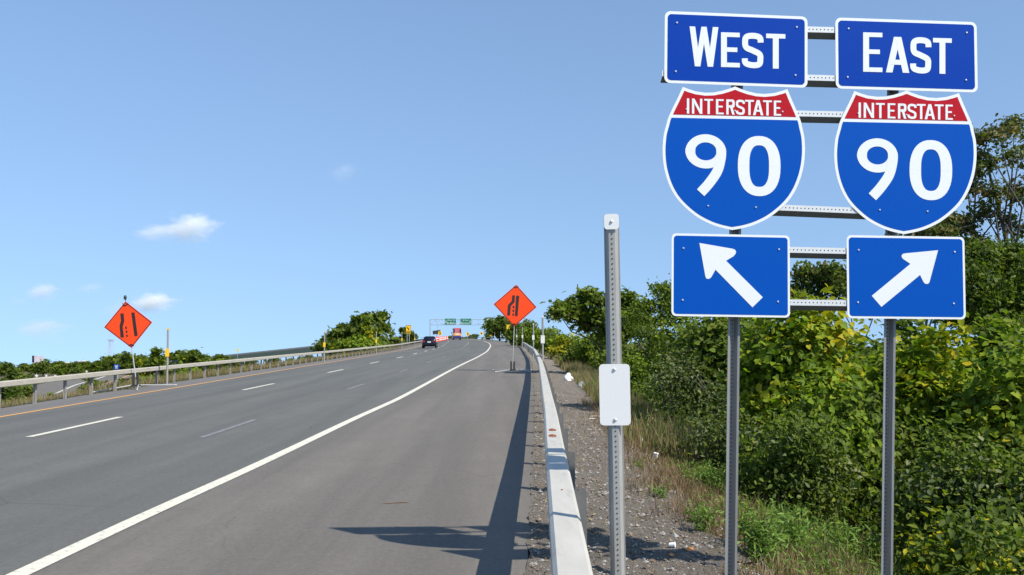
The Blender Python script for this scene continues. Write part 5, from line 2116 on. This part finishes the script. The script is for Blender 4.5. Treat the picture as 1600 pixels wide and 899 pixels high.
yc = 111.0
xc_ = float(at(670.5, 540, yc).x)
root = empty('car', (xc_, yc, float(zroad(xc_, yc))), 'dark hatchback driving away in the lane beside the far guardrail', 'car', rz=rad(2))
b = MB()
rounded_body(b, [(0, .74, .72, .38, .80), (.10, .86, .82, .26, .98), (.8, .91, .86, .22, 1.0), (2.6, .91, .86, .22, .98), (3.7, .89, .82, .24, .86), (4.2, .80, .74, .32, .72)])
b.build('body', M['car_paint'], root, smooth_=True)
b = MB()
rounded_body(b, [(.18, .80, .72, .96, 1.0), (.55, .80, .62, .96, 1.43), (1.2, .80, .62, .96, 1.50), (2.2, .80, .62, .96, 1.48), (3.0, .80, .72, .94, 1.0)])
b.build('cabin', M['car_paint'], root, smooth_=True)
b = MB()
b.add([(-.66, .235, 1.04), (.66, .235, 1.04), (.56, .515, 1.38), (-.56, .515, 1.38)], [(0, 1, 2, 3)])
b.build('rear_window', M['car_glass'], root)
for sx in (-1, 1):
    b = MB()
    b.add([(sx * .812, .75, 1.02), (sx * .812, 2.5, 1.02), (sx * .68, 2.2, 1.40), (sx * .67, .9, 1.42)], [(0, 1, 2, 3)])
    b.build('side_window', M['car_glass'], root)
    b = MB()
    b.box((sx * .70, .03, .86), (.26, .12, .20))
    b.build('tail_lamp', M['tail_red'], root, bev=.02)
    b = MB()
    b.box((sx * 1.0, 2.5, 1.03), (.2, .12, .14))
    b.build('mirror', M['car_paint'], root, bev=.03)
    for y_ in (.85, 3.4):
        b = MB()
        b.tube([(sx * .72, y_, .32), (sx * .92, y_, .32)], .32, 18)
        w_ = b.build('wheel', M['tyre'], root)
        b = MB()
        b.tube([(sx * .88, y_, .32), (sx * .925, y_, .32)], .2, 14)
        b.build('rim', M['alu'], w_)
b = MB()
b.box((0, -.02, .50), (1.55, .14, .20))
b.build('bumper', M['car_paint'], root, bev=.03)
b = MB()
b.box((0, .0, .78), (.42, .04, .14))
b.build('number_plate', M['plate'], root)

# ------------------------------------------------------------------ bus
M['bus_blue'] = mat('bus_blue', (.03, .035, .20), .35)
M['bus_orange'] = mat('bus_orange', (.75, .30, .06), .4, var=.5, scale=1.6)
M['bus_pink'] = mat('bus_pink', (.55, .13, .16), .4, var=.5, scale=1.8)
M['bus_pale'] = mat('bus_pale', (.72, .62, .45), .4, var=.3, scale=2)
yb = 282.0
xb = float(at(714.4, 530, yb).x)
root = empty('bus', (xb, yb, float(zroad(xb, yb))), 'tall coach painted blue, orange and pink driving away under the gantry', 'bus', rz=rad(5))
b = MB()
for z0, z1_, mi in ((.38, 1.25, 0), (1.25, 2.15, 1), (2.15, 3.15, 2), (3.15, 3.75, 2)):
    rounded_body(b, [(0, 1.22, 1.22, z0, z1_), (.08, 1.29, 1.29, z0, z1_), (11.6, 1.29, 1.29, z0, z1_), (11.8, 1.2, 1.2, z0, z1_)], mi)
b.build('body', [M['bus_blue'], M['bus_orange'], M['bus_pink']], root)
for sx in (-1, 1):
    b = MB()
    b.box((sx * .98, -.02, 2.85), (.46, .05, 1.1))
    b.build('rear_window', M['car_glass'], root)
    b = MB()
    b.box((sx * 1.295, 5.5, 2.6), (.02, 10, .9))
    b.build('side_window', M['car_glass'], root)
    b = MB()
    b.box((sx * 1.05, -.02, .95), (.24, .06, .22))
    b.build('tail_lamp', M['tail_red'], root)
    b = MB()
    b.tube([(sx * 1.25, 11.5, 2.6), (sx * 1.55, 11.9, 2.5)], .04, 6)
    b.box((sx * 1.6, 11.9, 2.2), (.2, .1, .6))
    b.build('mirror', M['black'], root)
    for y_ in (2.2, 3.4, 9.2):
        b = MB()
        b.tube([(sx * .9, y_, .5), (sx * 1.27, y_, .5)], .5, 16)
        b.build('wheel', M['tyre'], root)
b = MB()
b.box((0, -.03, 1.75), (1.3, .06, .5))
b.build('engine_hatch', M['bus_pale'], root)
b = MB()
b.box((0, -.05, .5), (2.5, .2, .28))
b.build('bumper', M['black'], root)

# ------------------------------------------------------------------ far bridge, buildings, hoarding, mast
M['girder'] = mat('green_girder', (.035, .058, .052), .6, var=.12, scale=.6)
M['parapet'] = mat('parapet_steel', (.12, .14, .145), .6)
A, Bq = at(272, 566.0, 376), at(512, 541.0, 390)
root = empty('road_bridge', (A.x, A.y, A.z - 6), 'dark green girder bridge carrying another road beyond the tall dry grass', 'bridge')
ax = (Bq - A)
L_ = ax.length
axn = ax.normalized()
nrm = Vector((axn.y, -axn.x, 0)).normalized()
b = MB()


def beam_between(mb, s0, s1, w, h, off, dz):
    P0, P1 = A + axn * (L_ * s0) + nrm * off + Vector((0, 0, dz)), A + axn * (L_ * s1) + nrm * off + Vector((0, 0, dz))
    mb.sweep([[P + nrm * a * w / 2 + Vector((0, 0, c * h / 2)) for a, c in ((-1, -1), (1, -1), (1, 1), (-1, 1))] for P in (P0, P1)])


for off in (.3, -4, -8):
    beam_between(b, -.2, 1.15, .4, 2.3, off, -1.15)
kid(b, 'girder', M['girder'], root)
b = MB()
beam_between(b, -.2, 1.15, 11, .3, -5, .152)
kid(b, 'deck', M['lane'], root)
for off in (.45, -10.3):
    b = MB()
    beam_between(b, -.2, 1.15, .25, .45, off, .45)
    kid(b, 'parapet', M['parapet'], root)
for s_ in (.08, .36, .58, .86):
    b = MB()
    P = A + axn * (L_ * s_)
    zb = gz(P.x, P.y)
    for off in (-1.2, -8.5):
        Q = P + nrm * off
        b.tube([(Q.x, Q.y, zb - 1), (Q.x, Q.y, P.z - 2.9)], .55, 10)
    Q = P + nrm * -5
    b.box((Q.x, Q.y, P.z - 2.62), (1.2, 9.5, .6))
    kid(b, 'pier', M['concrete'], root)
board_sign('warning_sign', 'small yellow sign panel standing on the girder bridge', 358, [(369.3, 545.6), (373.3, 545.6), (373.3, 549.4), (369.3, 549.4)], [], mat('faded_yellow', (.75, .62, .15), .5), M['black'], [371.3], None, border=False)
p = at(60, 562, 560)
root = empty('billboard', (p.x, p.y, gz(p.x, p.y)), 'white hoarding with pale pink print above the far trees', 'billboard')
b = MB()
pslab(b, [(53.5, 556.3), (68, 556.5), (68, 567.5), (53.5, 567.2)], 560, 0, .4)
pn = kid(b, 'panel', mat('billboard_print', (.66, .58, .62), .5, var=.25, scale=.35), root)
b = MB()
pslab(b, [(50, 556), (53.3, 556.3), (53.3, 567.2), (50, 566.6)], 562, 0, 2.0)
kid(b, 'side_panel', M['darksteel'], root)
b = MB()
pslab(b, [(50.5, 567.6), (69, 567.9), (69, 568.7), (50.5, 568.3)], 559, 0, 1.5)
kid(b, 'catwalk', M['rust'], root)
for px in (55, 64):
    q = at(px, 567, 561)
    b = MB()
    b.tube([(q.x, 561, gz(q.x, 561)), (q.x, 561, q.z + 2)], .35, 8)
    kid(b, 'post', M['darksteel'], root)
for lb, x0, x1, yt, Y, hh in (('long pale roofed building among the far trees', 150, 196, 566.5, 520, 2.6), ('small white building among the far trees by the hoarding', 86, 103, 568.5, 520, 2.2),
                              ('tiny white building on the far ridge', 118, 126, 565.5, 600, 3)):
    a, c = at(x0, yt, Y), at(x1, yt, Y)
    zb = min(gz(a.x, Y), a.z - hh)
    root = empty('far_building', ((a.x + c.x) / 2, Y, zb), lb, 'building', 'far buildings')
    b = MB()
    b.box(((a.x + c.x) / 2, Y + 6, (a.z + zb) / 2), (c.x - a.x, 12, a.z - zb))
    kid(b, 'wall', mat('tan_wall', (.36, .33, .28), .8), root)
    b = MB()
    b.box(((a.x + c.x) / 2, Y + 6, a.z + .28), (c.x - a.x + 1, 13, .55))
    kid(b, 'roof', mat('pale_roof', (.62, .61, .58), .7), root)
    b = MB()
    nw = max(2, int((c.x - a.x) / 4))
    for i in range(nw):
        b = MB()
        b.box((a.x + (i + .5) * (c.x - a.x) / nw, Y - .03, a.z - 1.7), (1.6, .1, 1.3))
        kid(b, 'window', M['car_glass'], root)
# lattice mast
YT = 680
p0, p1 = at(172.5, 562, YT), at(171.5, 531.5, YT)
root = empty('lattice_mast', (p0.x, YT, gz(p0.x, YT)), 'pale lattice mast rising beyond the far trees', 'mast')
zb = gz(p0.x, YT)
b = MB()
w0, w1 = 2.2, 1.0
for i in range(13):
    t0, t1 = i / 13, (i + 1) / 13
    za, zc_ = zb + (p1.z - zb) * t0, zb + (p1.z - zb) * t1
    wa, wc = w0 + (w1 - w0) * t0, w0 + (w1 - w0) * t1
    for sx, sy in ((-1, -1), (1, -1), (1, 1), (-1, 1)):
        b.tube([(p0.x + sx * wa, YT + sy * wa, za), (p0.x + sx * wc, YT + sy * wc, zc_)], .16, 4)
    b.tube([(p0.x - wa, YT - wa, za), (p0.x + wc, YT - wc, zc_)], .10, 4)
    b.tube([(p0.x + wa, YT - wa, za), (p0.x - wc, YT - wc, zc_)], .10, 4)
kid(b, 'frame', mat('mast_steel', (.50, .53, .56), .6), root)
b = MB()
b.box((p0.x, YT, p1.z), (4.2, 3, .8))
kid(b, 'platform', mat('mast_steel_dark', (.40, .43, .46), .6), root)
# signs down on the ramp
gR = 'signs along the lower ramp'
board_sign('route_sign', 'small blue sign panel above the bushes behind the tilted orange sign', 150, [(178, 569.6), (186.2, 570.2), (186, 577.6), (177.8, 577)], [[(179.6, 571.5), (184.5, 571.8), (184.2, 573.2), (179.4, 572.9)], [(180.5, 574.2), (183.6, 574.4), (183.4, 576), (180.3, 575.8)]],
           M['sheet_blue'], M['sheet_white'], [180, 184], gR, border=False, mark_name='lettering')
board_sign('warning_sign', 'pale back of a diamond sign beside the lower ramp', 165, [(57, 584.6), (60, 587.4), (57, 590.4), (54, 587.4)], [], M['plate'], M['black'], [57], gR, border=False)
for lb, x, y_, w, h in (('small pale sign back beside the lower ramp, nearest the diamond one', 72.3, 587.8, 3, 4.4), ('largest pale sign back of those beside the lower ramp', 86.4, 587.6, 3.6, 3.6),
                        ('narrow pale sign back past the largest one on the lower ramp', 92.4, 586.5, 2, 4.6), ('small white sign among the trees past the lower ramp', 117, 581.3, 3, 3),
                        ('small white sign low among the trees toward the blue sign', 135, 580.8, 3.4, 3)):
    board_sign('small_sign', lb, 190, [(x - w / 2, y_ - h / 2), (x + w / 2, y_ - h / 2), (x + w / 2, y_ + h / 2), (x - w / 2, y_ + h / 2)], [], M['plate'], M['black'], [x], gR, border=False)

# ------------------------------------------------------------------ clouds
cm = bpy.data.materials.new('cloud_vapour')


def cloud_mat(name, dens, scale, thr):
    m = bpy.data.materials.new(name)
    m.use_nodes = True
    nt = m.node_tree
    nt.nodes.remove(nt.nodes['Principled BSDF'])
    L = nt.links.new
    pv = nt.nodes.new('ShaderNodeVolumePrincipled')
    pv.inputs['Color'].default_value = (1, 1, 1, 1)
    pv.inputs['Anisotropy'].default_value = 0.0
    tc = nt.nodes.new('ShaderNodeTexCoord')
    n = nt.nodes.new('ShaderNodeTexNoise')
    n.inputs['Scale'].default_value = scale
    n.inputs['Detail'].default_value = 5
    n.inputs['Roughness'].default_value = .6
    L(tc.outputs['Object'], n.inputs['Vector'])
    # fades towards the outside of the cloud's own body (unit sphere)
    ln = nt.nodes.new('ShaderNodeVectorMath')
    ln.operation = 'LENGTH'
    L(tc.outputs['Object'], ln.inputs[0])
    s = nt.nodes.new('ShaderNodeMath')
    s.operation = 'SUBTRACT'
    L(n.outputs[0], s.inputs[0])
    r = nt.nodes.new('ShaderNodeMapRange')
    r.inputs[1].default_value, r.inputs[2].default_value = .1, 1.0
    r.inputs[3].default_value, r.inputs[4].default_value = thr - .12, thr + .42
    L(ln.outputs['Value'], r.inputs[0])
    L(r.outputs[0], s.inputs[1])
    k = nt.nodes.new('ShaderNodeMath')
    k.operation = 'MULTIPLY'
    k.use_clamp = False
    k.inputs[1].default_value = dens
    mx = nt.nodes.new('ShaderNodeMath')
    mx.operation = 'MAXIMUM'
    mx.inputs[1].default_value = 0
    L(s.outputs[0], mx.inputs[0])
    L(mx.outputs[0], k.inputs[0])
    L(k.outputs[0], pv.inputs['Density'])
    L(pv.outputs[0], nt.nodes['Material Output'].inputs['Volume'])
    return m


def cloud(label, px, py, hw, hh, dens, scale=1.8, thr=.40, Y=3000):
    p = at(px, py, Y)
    e = bmesh.new()
    bmesh.ops.create_icosphere(e, subdivisions=3, radius=1.0)
    me = bpy.data.meshes.new('cloud')
    e.to_mesh(me)
    e.free()
    o = bpy.data.objects.new('cloud', me)
    COL.objects.link(o)
    me.materials.append(cloud_mat('cloud_vapour', dens, scale, thr))
    o.location = p
    o.scale = (hw * Y / F, hw * Y / F * .7, hh * Y / F)
    return tag(o, label, 'cloud', 'small clouds low in the sky', 'thing')


cloud('brightest small white cloud, alone in the open sky above the tilted orange sign', 298, 354, 66, 38, .085, 2.1, .33)
cloud('faint flat tail of cloud beside the brightest white cloud', 246, 362, 62, 22, .04, 1.8, .32)
cloud('soft white cloud just beside the top of the tilted orange sign', 238, 472, 54, 25, .11, 1.8, .31)
cloud('small soft cloud high above the hoarding', 66, 455, 44, 23, .06, 1.8, .33)
cloud('faint wisp of cloud alone in the middle of the sky', 537, 268, 42, 28, .011, 1.8, .34)
cloud('faint grey wisp between two soft clouds near the tilted orange sign', 140, 450, 40, 15, .018, 1.8, .34)
cloud('thin grey wisps of cloud low above the lattice mast', 62, 512, 74, 28, .026, 2.2, .35)
cloud('faint cloud veil spreading behind the tip of the tilted orange sign', 185, 482, 40, 26, .016, 1.8, .33)
cloud('tiny grey wisp at the picture edge above the dark bushes', 30, 470, 26, 10, .014, 1.8, .33)
